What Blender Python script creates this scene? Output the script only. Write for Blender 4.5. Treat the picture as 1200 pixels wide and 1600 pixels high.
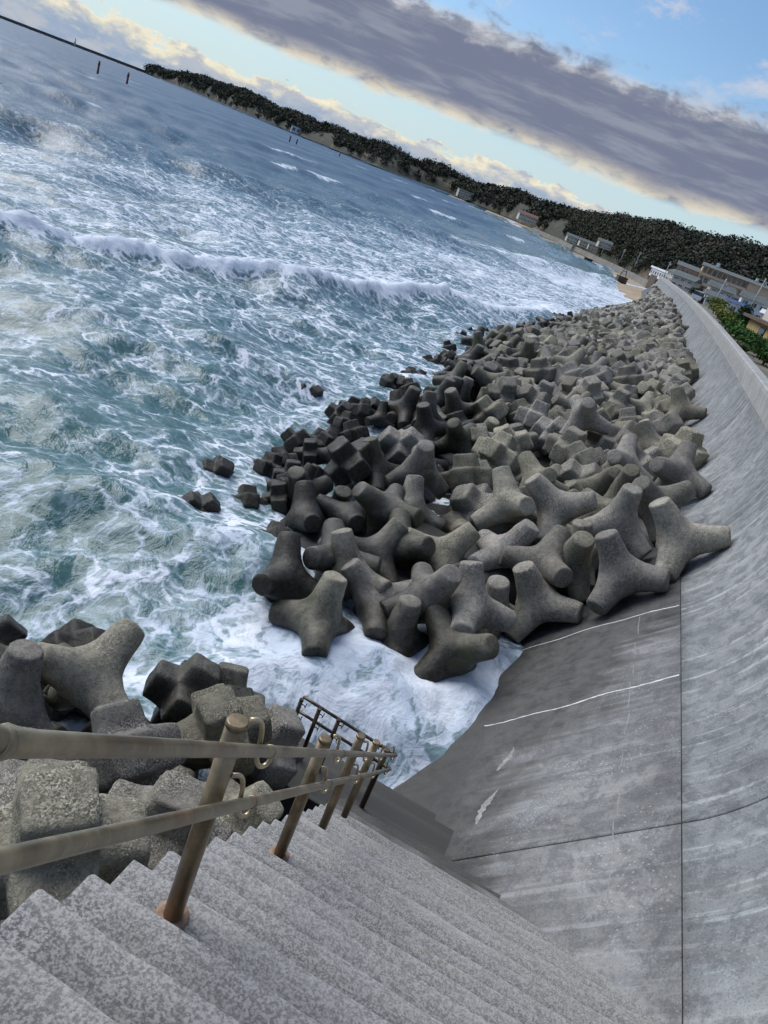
import bpy, bmesh, math, random
import numpy as np
from mathutils import Vector, Matrix, Quaternion

for o in list(bpy.data.objects):
    bpy.data.objects.remove(o)
sc = bpy.context.scene
COL = sc.collection
R = math.radians

# ------------------------------------------------------------------ camera
# X = landwards, Y = along the sea wall, Z = up, still water at Z = 0
AZ, PITCH, ROLL = 12.844, 23.097, 20.918          # degrees
cam_d = bpy.data.cameras.new("camera")
cam = bpy.data.objects.new("camera", cam_d)
COL.objects.link(cam)
sc.camera = cam
a, p, r = R(AZ), R(PITCH), R(ROLL)
right = Vector((math.cos(a), math.sin(a), 0))
fwd0 = Vector((-math.sin(a), math.cos(a), 0))
fwd = fwd0 * math.cos(p) - Vector((0, 0, 1)) * math.sin(p)
up = fwd0 * math.sin(p) + Vector((0, 0, 1)) * math.cos(p)
ri = right * math.cos(r) + up * math.sin(r)
ui = -right * math.sin(r) + up * math.cos(r)
M = Matrix((ri, ui, -fwd)).transposed().to_4x4()
M.translation = Vector((0, 0, 7.0))
cam.matrix_world = M
cam_d.sensor_fit = 'VERTICAL'
cam_d.sensor_height = 24.0
cam_d.lens = 24.0 * 1202 / 1600
cam_d.clip_start = 0.05
cam_d.clip_end = 20000

# ------------------------------------------------------------------ light
SUN_EL, SUN_AZ = 46.0, -70.0        # azimuth measured from +Y towards +X (landwards)
world = bpy.data.worlds.new("World")
sc.world = world
world.use_nodes = True


class G:
    """tiny helper for node graphs"""
    def __init__(self, tree):
        self.t = tree
        self.n = tree.nodes
        self.l = tree.links

    def put(self, sock, v):
        if v is None:
            return
        if isinstance(v, bpy.types.NodeSocket):
            self.l.new(v, sock)
        elif sock.type == 'RGBA' and isinstance(v, (tuple, list)) and len(v) == 3:
            sock.default_value = (*v, 1)
        elif sock.type == 'VECTOR' and isinstance(v, (int, float)):
            sock.default_value = (v, v, v)
        else:
            sock.default_value = v

    def node(self, kind, **kw):
        nd = self.n.new(kind)
        for k, v in kw.items():
            setattr(nd, k, v)
        return nd

    def m(self, op, a, b=None, c=None, clamp=False):
        nd = self.node('ShaderNodeMath', operation=op, use_clamp=clamp)
        for i, v in enumerate((a, b, c)):
            self.put(nd.inputs[i], v)
        return nd.outputs[0]

    def v(self, op, a, b=None, scale=None):
        nd = self.node('ShaderNodeVectorMath', operation=op)
        self.put(nd.inputs[0], a)
        self.put(nd.inputs[1], b)
        if scale is not None:
            self.put(nd.inputs['Scale'], scale)
        return nd.outputs[1] if op in ('DOT_PRODUCT', 'LENGTH', 'DISTANCE') else nd.outputs[0]

    def ss(self, x, lo, hi, a=0.0, b=1.0):
        nd = self.node('ShaderNodeMapRange', interpolation_type='SMOOTHSTEP')
        self.put(nd.inputs[0], x)
        for i, v in enumerate((lo, hi, a, b)):
            self.put(nd.inputs[i + 1], v)
        return nd.outputs[0]

    def mix(self, f, a, b, blend='MIX'):
        nd = self.node('ShaderNodeMix', data_type='RGBA', blend_type=blend)
        self.put(nd.inputs[0], f)
        self.put(nd.inputs[6], a)
        self.put(nd.inputs[7], b)
        return nd.outputs[2]

    def noise(self, vec, scale, detail=4, rough=.55, dist=0, col=False, flat=False):
        nd = self.node('ShaderNodeTexNoise', noise_dimensions='2D' if flat else '3D')
        self.put(nd.inputs['Vector'], vec)
        nd.inputs['Scale'].default_value = scale
        nd.inputs['Detail'].default_value = detail
        nd.inputs['Roughness'].default_value = rough
        nd.inputs['Distortion'].default_value = dist
        return nd.outputs[1 if col else 0]

    def voro(self, vec, scale, feature='F1', rand=1.0, out=0, flat=False):
        nd = self.node('ShaderNodeTexVoronoi', feature=feature, voronoi_dimensions='2D' if flat else '3D')
        self.put(nd.inputs['Vector'], vec)
        nd.inputs['Scale'].default_value = scale
        nd.inputs['Randomness'].default_value = rand
        return nd.outputs[out]

    def sep(self, vec):
        nd = self.node('ShaderNodeSeparateXYZ')
        self.put(nd.inputs[0], vec)
        return nd.outputs

    def com(self, x, y, z):
        nd = self.node('ShaderNodeCombineXYZ')
        for i, v in enumerate((x, y, z)):
            self.put(nd.inputs[i], v)
        return nd.outputs[0]

    def bump(self, h, strength=.3, dist=.02, normal=None):
        nd = self.node('ShaderNodeBump')
        nd.inputs['Strength'].default_value = strength
        nd.inputs['Distance'].default_value = dist
        self.put(nd.inputs['Height'], h)
        if normal is not None:
            self.put(nd.inputs['Normal'], normal)
        return nd.outputs[0]

    def pos(self):
        return self.node('ShaderNodeNewGeometry').outputs['Position']

    def obj(self):
        return self.node('ShaderNodeTexCoord').outputs['Object']

    def attr(self, name, out='Fac'):
        nd = self.node('ShaderNodeAttribute', attribute_name=name)
        return nd.outputs[out]

    def rnd(self):
        return self.node('ShaderNodeObjectInfo').outputs['Random']


g = G(world.node_tree)
g.n.clear()
sky = g.node('ShaderNodeTexSky', sky_type='NISHITA', sun_disc=False)
sky.sun_elevation = R(SUN_EL)
sky.sun_rotation = R(SUN_AZ)
sky.air_density = 1.0
sky.dust_density = 0.6
sky.ozone_density = 2.0
d = g.node('ShaderNodeTexCoord').outputs['Generated']
dx, dy, dz = g.sep(d)
el = g.m('MULTIPLY', g.m('ARCSINE', dz), 57.2958)          # elevation, degrees
flat = g.v('MULTIPLY', d, (1, 1, 3.6))
flat2 = g.v('MULTIPLY', d, (1, 1, 2.0))
n_big = g.noise(flat, 7, 6, .58, .25)
n_mid = g.noise(flat2, 26, 7, .6, .3)
n_fine = g.noise(flat2, 60, 6, .62)
nb = g.m('SUBTRACT', n_big, .5)
nm = g.m('SUBTRACT', n_mid, .5)
nf = g.m('SUBTRACT', n_fine, .5)
sun_az = g.v('DOT_PRODUCT', d, (math.sin(R(SUN_AZ)), math.cos(R(SUN_AZ)), 0))
skyc = g.v('MULTIPLY', sky.outputs[0], (.80, .91, 1.0))
# long grey roll of cloud, 4 to 10 degrees up
e_lo = g.m('ADD', el, g.m('ADD', g.m('MULTIPLY', nb, 1.6), g.m('MULTIPLY', nm, .9)))
e_hi = g.m('ADD', el, g.m('ADD', g.m('MULTIPLY', nb, 3.4), g.m('ADD', g.m('MULTIPLY', nm, 3.2), g.m('MULTIPLY', nf, 1.0))))
lo = g.ss(e_lo, 3.55, 4.25)
hi = g.ss(e_hi, 9.1, 10.6, 1.0, 0.0)
roll = g.m('MULTIPLY', lo, hi)
fr_lo = g.ss(e_lo, 3.7, 5.2, 1.0, 0.0)                      # sunlit lower fringe
fr_hi = g.ss(e_hi, 8.3, 10.0)                               # pale upper fringe
wis = g.ss(g.noise(g.v('MULTIPLY', d, (1, 1, 7)), 11, 5, .6, .3), .42, .68)
body = g.mix(wis, (1.4, 1.6, 2.3), (2.1, 2.35, 2.95))
body = g.mix(g.m('MULTIPLY', fr_hi, g.ss(nm, -.12, .16)), body, (4.9, 4.8, 4.9))
body = g.mix(g.m('MULTIPLY', fr_lo, g.ss(nm, -.22, .1)), body, (6.3, 5.7, 4.5))
# low heaped cloud in front of the pale gap
heap_h = g.m('ADD', 2.25, g.m('ADD', g.m('MULTIPLY', nb, 5.0), g.m('ADD', g.m('MULTIPLY', nm, 3.0), g.m('MULTIPLY', nf, 1.2))))
dh = g.m('SUBTRACT', heap_h, el)
heap = g.ss(dh, -.05, .22)
heapc = g.mix(g.ss(dh, .0, 1.5), (6.9, 6.3, 4.8), (2.4, 3.1, 4.2))
heapc = g.mix(g.ss(nm, -.05, .17), heapc, (3.6, 3.9, 4.4))
heapc = g.mix(g.m('MULTIPLY', g.ss(nf, .02, .16), g.ss(dh, 1.6, .2)), heapc, (7.2, 6.6, 5.0))
# thin puffs higher up
puff = g.ss(g.m('ADD', g.noise(g.v('MULTIPLY', d, (1, 1, 1.6)), 9, 7, .6, .4), g.m('MULTIPLY', nm, .25)), .50, .64)
puff = g.m('MULTIPLY', puff, g.ss(el, 8, 12))
gap = g.ss(el, 2.0, 9.0, .72, 0.0)
c = g.mix(gap, skyc, (4.3, 5.4, 5.9))
c = g.mix(g.m('MULTIPLY', puff, .8), c, (5.0, 5.0, 5.4))
c = g.mix(heap, c, heapc)
c = g.mix(roll, c, body)
bg = g.node('ShaderNodeBackground')
g.put(bg.inputs[0], c)
bg.inputs[1].default_value = 0.06
wo = g.node('ShaderNodeOutputWorld')
g.l.new(bg.outputs[0], wo.inputs[0])

sun_d = bpy.data.lights.new("sun", 'SUN')
sun_d.energy = 1.5
sun_d.angle = R(55)
sun_d.color = (1.0, .965, .92)
sun = bpy.data.objects.new("sun", sun_d)
COL.objects.link(sun)
sdir = Vector((math.sin(R(SUN_AZ)) * math.cos(R(SUN_EL)), math.cos(R(SUN_AZ)) * math.cos(R(SUN_EL)), math.sin(R(SUN_EL))))
sun.rotation_euler = sdir.to_track_quat('Z', 'Y').to_euler()
sun.location = (0, 0, 60)

vs = sc.view_settings
vs.view_transform = 'Standard'
vs.look = 'None'
vs.gamma = 1
vs.use_curve_mapping = False
vs.exposure = 1.15
sc.cycles.use_denoising = True
sc.cycles.use_adaptive_sampling = True
sc.cycles.adaptive_threshold = 0.025
world.cycles.sampling_method = 'MANUAL'
world.cycles.sample_map_resolution = 512
sc.cycles.max_bounces = 4
sc.cycles.diffuse_bounces = 2
sc.cycles.glossy_bounces = 2
sc.cycles.transparent_max_bounces = 6
sc.cycles.caustics_reflective = False
sc.cycles.caustics_refractive = False

# ------------------------------------------------------------------ helpers
rng = random.Random(5)


def tag(o, label=None, cat=None, group=None, kind=None):
    if label: o['label'] = label
    if cat: o['category'] = cat
    if group: o['group'] = group
    if kind: o['kind'] = kind
    return o


def link(name, me, parent=None, mat=None):
    o = bpy.data.objects.new(name, me)
    COL.objects.link(o)
    if parent is not None:
        o.parent = parent
    if mat is not None and me is not None and not me.materials:
        me.materials.append(mat)
    return o


def empty(name, loc=(0, 0, 0), rz=0):
    o = link(name, None)
    o.location = loc
    o.rotation_euler = (0, 0, rz)
    return o


def mesh_np(name, v, f, smooth=True):
    """v: (n,3), f: (m,k) of equal-sided faces"""
    v = np.asarray(v, np.float32)
    f = np.asarray(f, np.int32)
    me = bpy.data.meshes.new(name)
    me.vertices.add(len(v))
    me.vertices.foreach_set('co', v.ravel())
    k = f.shape[1]
    me.loops.add(f.size)
    me.loops.foreach_set('vertex_index', f.ravel())
    me.polygons.add(len(f))
    me.polygons.foreach_set('loop_start', np.arange(0, f.size, k, dtype=np.int32))
    me.polygons.foreach_set('use_smooth', np.full(len(f), smooth))
    me.update(calc_edges=True)
    me.validate()
    return me


class MB:
    """collects boxes, tubes and sheets into one mesh"""
    def __init__(self):
        self.b = bmesh.new()

    def box(self, lo, hi, bev=0.0, rot=None, about=None):
        vs_ = []
        for z in (lo[2], hi[2]):
            for y in (lo[1], hi[1]):
                for x in (lo[0], hi[0]):
                    vs_.append(Vector((x, y, z)))
        if rot is not None:
            c_ = Vector(about) if about is not None else sum(vs_, Vector()) / 8
            vs_ = [rot @ (q - c_) + c_ for q in vs_]
        vv = [self.b.verts.new(q) for q in vs_]
        fs = []
        for ids in ((0, 2, 3, 1), (4, 5, 7, 6), (0, 1, 5, 4), (2, 6, 7, 3), (0, 4, 6, 2), (1, 3, 7, 5)):
            fs.append(self.b.faces.new([vv[i] for i in ids]))
        if bev > 0:
            es = {e for f_ in fs for e in f_.edges}
            bmesh.ops.bevel(self.b, geom=list(es), offset=bev, segments=2, profile=.5, affect='EDGES')
        return self

    def tube(self, pts, rad, n=12, cap=True):
        pts = [Vector(q) for q in pts]
        rads = rad if isinstance(rad, (list, tuple)) else [rad] * len(pts)
        rings = []
        x_ = None
        for i, q in enumerate(pts):
            t_ = (pts[min(i + 1, len(pts) - 1)] - pts[max(i - 1, 0)]).normalized()
            if x_ is None:
                h_ = Vector((0, 0, 1)) if abs(t_.z) < .9 else Vector((1, 0, 0))
                x_ = t_.cross(h_).normalized()
            else:
                x_ = (x_ - t_ * x_.dot(t_)).normalized()
            y_ = t_.cross(x_)
            rings.append([self.b.verts.new(q + (x_ * math.cos(2 * math.pi * k / n) + y_ * math.sin(2 * math.pi * k / n)) * rads[i]) for k in range(n)])
        for A, B in zip(rings, rings[1:]):
            for k in range(n):
                f_ = self.b.faces.new((A[k], A[(k + 1) % n], B[(k + 1) % n], B[k]))
                f_.smooth = True
        if cap:
            self.b.faces.new(rings[0][::-1])
            self.b.faces.new(rings[-1])
        return self

    def poly(self, pts):
        self.b.faces.new([self.b.verts.new(Vector(q)) for q in pts])
        return self

    def prism(self, pts, vec):
        """closed outline pts extruded by vec"""
        A = [self.b.verts.new(Vector(q)) for q in pts]
        B = [self.b.verts.new(Vector(q) + Vector(vec)) for q in pts]
        n = len(A)
        self.b.faces.new(A[::-1])
        self.b.faces.new(B)
        for k in range(n):
            self.b.faces.new((A[k], A[(k + 1) % n], B[(k + 1) % n], B[k]))
        return self

    def mesh(self, name):
        bmesh.ops.recalc_face_normals(self.b, faces=self.b.faces)
        me = bpy.data.meshes.new(name)
        self.b.to_mesh(me)
        self.b.free()
        return me

    def build(self, name, mat, parent=None):
        return link(name, self.mesh(name), parent, mat)


def new_mat(name):
    m_ = bpy.data.materials.new(name)
    m_.use_nodes = True
    gg = G(m_.node_tree)
    gg.bs = gg.n['Principled BSDF']
    return m_, gg


def setp(gg, **kw):
    names = dict(color='Base Color', rough='Roughness', metal='Metallic', normal='Normal', spec='Specular IOR Level', ior='IOR', coat='Coat Weight', emit='Emission Color', estr='Emission Strength', sss='Subsurface Weight')
    for k, v_ in kw.items():
        gg.put(gg.bs.inputs[names[k]], v_)


def plain(name, col, rough=.7, metal=0.0, var=.25, scale=3.0, bump=.15):
    m_, gg = new_mat(name)
    o_ = gg.obj()
    n1 = gg.noise(o_, scale, 5, .6)
    n2 = gg.noise(o_, scale * 9, 4, .6)
    f_ = gg.m('ADD', gg.m('MULTIPLY', n1, .65), gg.m('MULTIPLY', n2, .35))
    lo_ = tuple(c_ * (1 - var) for c_ in col)
    hi_ = tuple(min(1, c_ * (1 + var)) for c_ in col)
    setp(gg, color=gg.mix(gg.ss(f_, .3, .7), lo_, hi_), rough=rough, metal=metal, normal=gg.bump(n2, bump, .01))
    return m_


# ------------------------------------------------------------------ materials
def concrete_block(name, dry, rough_scale, agg):
    """cast concrete of the armour blocks: pitted, exposed aggregate where weathered, dark and glossy where the sea wets it"""
    m_, gg = new_mat(name)
    o_ = gg.obj()
    P_ = gg.pos()
    rn = gg.rnd()
    o_ = gg.v('ADD', o_, gg.com(gg.m('MULTIPLY', rn, 37.0), gg.m('MULTIPLY', rn, 91.0), gg.m('MULTIPLY', rn, 13.0)))
    n1 = gg.noise(o_, 2.3, 5, .62, .3)
    n2 = gg.noise(o_, 13, 5, .68)
    n3 = gg.noise(o_, 62, 2, .6)
    c_ = gg.mix(gg.ss(n1, .32, .68), tuple(x * .55 for x in dry), tuple(x * 1.3 for x in dry))
    c_ = gg.mix(gg.ss(n2, .4, .66, 0, .6), c_, tuple(x * .5 for x in dry))
    c_ = gg.mix(gg.ss(n3, .5, .75, 0, .45), c_, tuple(x * 1.7 for x in dry))
    c_ = gg.mix(gg.ss(n3, .44, .28, 0, .6), c_, tuple(x * .45 for x in dry))
    # exposed aggregate: every pebble its own grey
    vn = gg.node('ShaderNodeTexVoronoi', feature='F1')
    gg.put(vn.inputs['Vector'], gg.v('ADD', o_, gg.v('SCALE', gg.noise(o_, 30, 1, .5, 0, True), scale=.03)))
    vn.inputs['Scale'].default_value = rough_scale
    peb = gg.sep(vn.outputs['Color'])[0]
    pc = gg.mix(gg.ss(peb, .15, .95), tuple(x * .4 for x in dry), tuple(x * 1.9 for x in dry))
    pc = gg.mix(gg.ss(peb, .93, .97), pc, (.62, .62, .58))
    wea = gg.m('MULTIPLY', gg.ss(n1, .62, .38), agg)
    c_ = gg.mix(wea, c_, pc)
    tone = gg.ss(rn, 0, 1, .68, 1.22)
    warm = gg.ss(gg.m('FRACT', gg.m('MULTIPLY', rn, 7.31)), 0, 1, .86, 1.02)
    c_ = gg.mix(1.0, c_, gg.com(tone, gg.m('MULTIPLY', tone, .99), gg.m('MULTIPLY', tone, warm)), 'MULTIPLY')
    # soaked band near the water with brown weed
    x_, y_, z_ = gg.sep(P_)
    wl = gg.m('ADD', gg.m('ADD', z_, gg.m('MULTIPLY', gg.m('SUBTRACT', n1, .5), 1.1)), gg.m('MULTIPLY', gg.m('SUBTRACT', rn, .5), .8))
    wl = gg.m('SUBTRACT', wl, gg.ss(x_, -6.5, 1.0, .85, 0.0))
    wet = gg.ss(wl, .25, 1.3, 1, 0)
    weed = gg.mix(gg.ss(n2, .4, .65), (.010, .010, .009), (.045, .038, .022))
    c_ = gg.mix(gg.m('MULTIPLY', wet, .96), c_, weed)
    moss = gg.m('MULTIPLY', gg.ss(gg.noise(P_, 1.1, 3), .54, .66), gg.m('MULTIPLY', gg.ss(wl, -.3, .5), gg.ss(wl, .8, 1.5, 1, 0)))
    c_ = gg.mix(gg.m('MULTIPLY', moss, .65), c_, (.055, .062, .022))
    h_ = gg.m('ADD', gg.m('MULTIPLY', n2, .7), gg.m('ADD', gg.m('MULTIPLY', n3, .35), gg.m('MULTIPLY', gg.m('MULTIPLY', peb, wea), .35)))
    setp(gg, color=c_, rough=gg.ss(wet, 0, 1, .88, .38), spec=.35, normal=gg.bump(h_, .8, .03))
    return m_


M_TET = concrete_block('tetrapod_concrete', (.255, .240, .208), 40, .3)
M_HEX = concrete_block('block_concrete', (.245, .230, .198), 72, .85)


def stair_material():
    m_, gg = new_mat('stair_concrete')
    P_ = gg.pos()
    n1 = gg.noise(P_, 1.6, 6, .65, .4)
    n2 = gg.noise(P_, 42, 4, .7)
    n3 = gg.noise(P_, 110, 3, .7)
    n4 = gg.noise(P_, 160, 2, .6)
    c_ = gg.mix(gg.ss(n1, .3, .7), (.178, .173, .163), (.25, .243, .23))
    c_ = gg.mix(gg.ss(n2, .36, .7, 0, .24), c_, (.13, .128, .124))
    c_ = gg.mix(gg.ss(n3, .48, .75, 0, .22), c_, (.31, .30, .285))
    c_ = gg.mix(gg.ss(n4, .55, .75, 0, .35), c_, (.12, .12, .12))
    c_ = gg.mix(gg.m('MULTIPLY', gg.ss(gg.noise(P_, 2.7, 4), .6, .75), .5), c_, (.36, .33, .25))
    # whitish worn streak down the middle of the flight
    x_, y_, z_ = gg.sep(P_)
    st = gg.m('MULTIPLY', gg.ss(gg.noise(gg.v('MULTIPLY', P_, (.55, 2.6, 2.6)), 1.3, 5, .65), .55, .75), .55)
    c_ = gg.mix(st, c_, (.42, .42, .40))
    tone = gg.ss(gg.rnd(), 0, 1, .86, 1.1)
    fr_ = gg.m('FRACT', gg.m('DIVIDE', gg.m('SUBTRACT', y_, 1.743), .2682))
    back = gg.m('MULTIPLY', gg.ss(fr_, .97, .55), gg.ss(n1, .25, .6, .65, 1.0))  # dirt plus occlusion shade painted towards the back of each tread
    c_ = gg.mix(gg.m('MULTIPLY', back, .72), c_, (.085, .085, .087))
    c_ = gg.mix(1.0, c_, gg.com(tone, tone, tone), 'MULTIPLY')
    wr = gg.m('MULTIPLY', gg.attr('wear'), gg.ss(gg.m('ADD', n3, gg.m('MULTIPLY', n2, .8)), .75, 1.05))
    c_ = gg.mix(gg.m('MULTIPLY', wr, .7), c_, (.46, .455, .44))
    c_ = gg.mix(gg.m('MULTIPLY', gg.attr('dirt_shade'), gg.ss(n2, .3, .7, .25, .75)), c_, (.085, .085, .085))
    wet = gg.ss(gg.m('ADD', z_, gg.m('MULTIPLY', gg.m('SUBTRACT', n1, .5), .7)), 1.35, 1.8, 1, 0)
    c_ = gg.mix(gg.m('MULTIPLY', wet, .85), c_, (.05, .047, .04))
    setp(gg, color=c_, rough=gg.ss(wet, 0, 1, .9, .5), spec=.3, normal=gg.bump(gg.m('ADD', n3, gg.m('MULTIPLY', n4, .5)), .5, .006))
    return m_


M_STAIR = stair_material()


def wall_material(name, slope):
    """sea-wall concrete; the UV map runs (metres along, metres up the profile)"""
    m_, gg = new_mat(name)
    uvn = gg.node('ShaderNodeUVMap').outputs[0]
    P_ = gg.pos()
    u_, v_, _ = gg.sep(uvn)
    n1 = gg.noise(uvn, .55, 5, .64, .5, flat=True)
    n2 = gg.noise(uvn, 4.2, 6, .72, .3, flat=True)
    n3 = gg.noise(uvn, 40, 3, .65, flat=True)
    run = gg.noise(gg.v('MULTIPLY', uvn, (3.2, .16, 1)), 1.0, 5, .7, .35, flat=True)       # streaks that run down the face
    run2 = gg.noise(gg.v('MULTIPLY', uvn, (9.0, .3, 1)), 1.0, 4, .62, .25, flat=True)
    if slope:
        c_ = gg.mix(gg.ss(n1, .3, .7), (.155, .155, .152), (.30, .297, .288))
    else:
        c_ = gg.mix(gg.ss(n1, .3, .7), (.185, .192, .193), (.305, .312, .31))
    c_ = gg.mix(gg.ss(run, .4, .68, 0, .5), c_, (.13, .14, .145) if slope else (.14, .16, .175))
    c_ = gg.mix(gg.ss(run2, .52, .72, 0, .5 if slope else .8), c_, (.36, .365, .36) if slope else (.44, .455, .455))
    c_ = gg.mix(gg.ss(n2, .42, .62, .0, .6), c_, (.095, .10, .105))
    c_ = gg.mix(gg.ss(n3, .5, .76, 0, .38), c_, (.34, .35, .35))
    lich = gg.m('MULTIPLY', gg.ss(gg.noise(uvn, 1.7, 6, .74, .6, flat=True), .53, .64), gg.ss(n3, .4, .6, .25, 1.0))
    c_ = gg.mix(gg.m('MULTIPLY', lich, .45), c_, (.34, .36, .365))
    spots = gg.m('MULTIPLY', gg.ss(gg.voro(uvn, 9, 'F1', flat=True), .05, .13, 1, 0), gg.ss(gg.noise(uvn, 1.1, 3, flat=True), .45, .62))
    c_ = gg.mix(gg.m('MULTIPLY', spots, .55 if slope else .25), c_, (.48, .48, .46))
    pits = gg.ss(gg.voro(uvn, 23, 'F1', flat=True), .05, .14, 1, 0)
    c_ = gg.mix(gg.m('MULTIPLY', pits, .5), c_, (.06, .06, .06))
    x_, y_, z_ = gg.sep(P_)
    rough = .86
    if slope:
        # splashed dark zone, higher up the slope towards the blocks
        lim = gg.m('ADD', gg.m('MULTIPLY', y_, .28), -.92)
        zz = gg.m('ADD', z_, gg.m('ADD', gg.m('MULTIPLY', gg.m('SUBTRACT', n1, .5), 1.5), gg.m('MULTIPLY', gg.m('SUBTRACT', run, .5), 1.6)))
        dv = gg.m('SUBTRACT', zz, lim)
        wet = gg.m('MULTIPLY', gg.ss(dv, -.3, .35, 1, 0), gg.ss(n2, .25, .6, 1.0, .88))
        wc = gg.mix(gg.ss(n2, .35, .7), (.034, .033, .031), (.088, .083, .073))
        c_ = gg.mix(gg.m('MULTIPLY', wet, .9), c_, wc)
        low = gg.ss(z_, .35, .75, 1, 0)
        c_ = gg.mix(gg.m('MULTIPLY', low, .6), c_, (.055, .051, .045))
        rough = gg.ss(wet, 0, 1, .86, .5)
    setp(gg, color=c_, rough=rough, spec=.3, normal=gg.bump(gg.m('ADD', gg.m('MULTIPLY', n2, .6), gg.m('SUBTRACT', n3, pits)), .4, .008))
    return m_


M_SLOPE = wall_material('slope_concrete', True)
M_WALL = wall_material('wall_concrete', False)
M_CAP = plain('cap_concrete', (.33, .325, .31), .88, 0, .25, 2.0, .3)
M_JOINT = plain('joint_filler', (.035, .035, .037), .9, 0, .3, 4, .3)
M_WHITE_LINE = plain('lime_deposit', (.66, .67, .66), .85, 0, .2, 8, .3)


def bronze(name, col, worn):
    m_, gg = new_mat(name)
    P_ = gg.pos()
    n1 = gg.noise(P_, 6, 5, .65, .5)
    n2 = gg.noise(P_, 60, 4, .6)
    c_ = gg.mix(gg.ss(n1, .35, .68), tuple(x * .6 for x in col), tuple(min(1, x * 1.15) for x in col))
    c_ = gg.mix(gg.ss(n2, .55, .75, 0, .4), c_, worn)
    c_ = gg.mix(gg.ss(gg.noise(P_, 2.2, 4), .52, .68, 0, .55), c_, (.20, .085, .03))
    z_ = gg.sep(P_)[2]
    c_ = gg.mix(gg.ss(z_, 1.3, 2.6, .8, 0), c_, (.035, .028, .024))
    setp(gg, color=c_, rough=gg.ss(n1, .3, .7, .28, .46), metal=.75, normal=gg.bump(n2, .12, .003))
    return m_


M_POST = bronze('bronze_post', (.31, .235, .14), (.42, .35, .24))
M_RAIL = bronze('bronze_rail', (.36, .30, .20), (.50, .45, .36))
M_HOOK = plain('brass_hook', (.52, .43, .28), .35, .8, .2, 20, .1)
M_MORTAR = plain('stained_mortar', (.30, .19, .13), .9, 0, .35, 9, .5)

# ------------------------------------------------------------------ sea wall
def off(s):
    return -2.6e-4 * max(0.0, s - 20) ** 2


# profile (X at Y=0, Z): straight slope below, hollow curve above
SLOPE_PTS = [(-2.2, -2.261), (-1.0, -0.965), (0.0, 0.115), (0.8, 0.979), (1.6, 1.843), (2.247, 2.541)]
CURVE_PTS = [(2.254, 2.551), (2.39, 2.7), (2.51, 2.86), (2.63, 3.05), (2.73, 3.24), (2.83, 3.46), (2.92, 3.7), (3.0, 3.95), (3.06, 4.2), (3.11, 4.45), (3.14, 4.7), (3.15, 4.93), (3.145, 5.145)]


def sheet(name, pts, y0, y1, ny, thick, mat, parent, vbase):
    """a slab that follows the profile, thickness behind it"""
    pts = [Vector((x, 0, z)) for x, z in pts]
    nrm = []
    for i in range(len(pts)):
        t_ = (pts[min(i + 1, len(pts) - 1)] - pts[max(i - 1, 0)]).normalized()
        nrm.append(Vector((t_.z, 0, -t_.x)))
    arc = [vbase]
    for A, B in zip(pts, pts[1:]):
        arc.append(arc[-1] + (B - A).length)
    bm_ = bmesh.new()
    uvl = bm_.loops.layers.uv.new('UVMap')
    front, back = [], []
    b_ = .012
    ys = [y0, y0 + b_] + [y0 + (y1 - y0) * k / ny for k in range(1, ny)] + [y1 - b_, y1]
    for y in ys:
        rec = .012 if y in (y0, y1) else 0.0
        front.append([bm_.verts.new((q.x + off(y) + n_.x * rec, y, q.z + n_.z * rec)) for q, n_ in zip(pts, nrm)])
        back.append([bm_.verts.new((q.x + off(y) + n_.x * thick, y, q.z + n_.z * thick)) for q, n_ in zip(pts, nrm)])
    uvs = {}
    for j, y in enumerate(ys):
        for i in range(len(pts)):
            uvs[front[j][i]] = (y, arc[i])
            uvs[back[j][i]] = (y, arc[i] + .1)

    def q4(a_, b2, c2, d2, sm):
        f_ = bm_.faces.new((a_, b2, c2, d2))
        f_.smooth = sm
        for lp in f_.loops:
            lp[uvl].uv = uvs[lp.vert]
    for j in range(len(ys) - 1):
        for i in range(len(pts) - 1):
            q4(front[j][i], front[j][i + 1], front[j + 1][i + 1], front[j + 1][i], True)
        q4(front[j][0], front[j + 1][0], back[j + 1][0], back[j][0], False)
        q4(front[j][-1], back[j][-1], back[j + 1][-1], front[j + 1][-1], False)
    for jj in (0, len(ys) - 1):
        for i in range(len(pts) - 1):
            q4(front[jj][i], back[jj][i], back[jj][i + 1], front[jj][i + 1], False)
    bmesh.ops.recalc_face_normals(bm_, faces=bm_.faces)
    me = bpy.data.meshes.new(name)
    bm_.to_mesh(me)
    bm_.free()
    return link(name, me, parent, mat)


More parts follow.
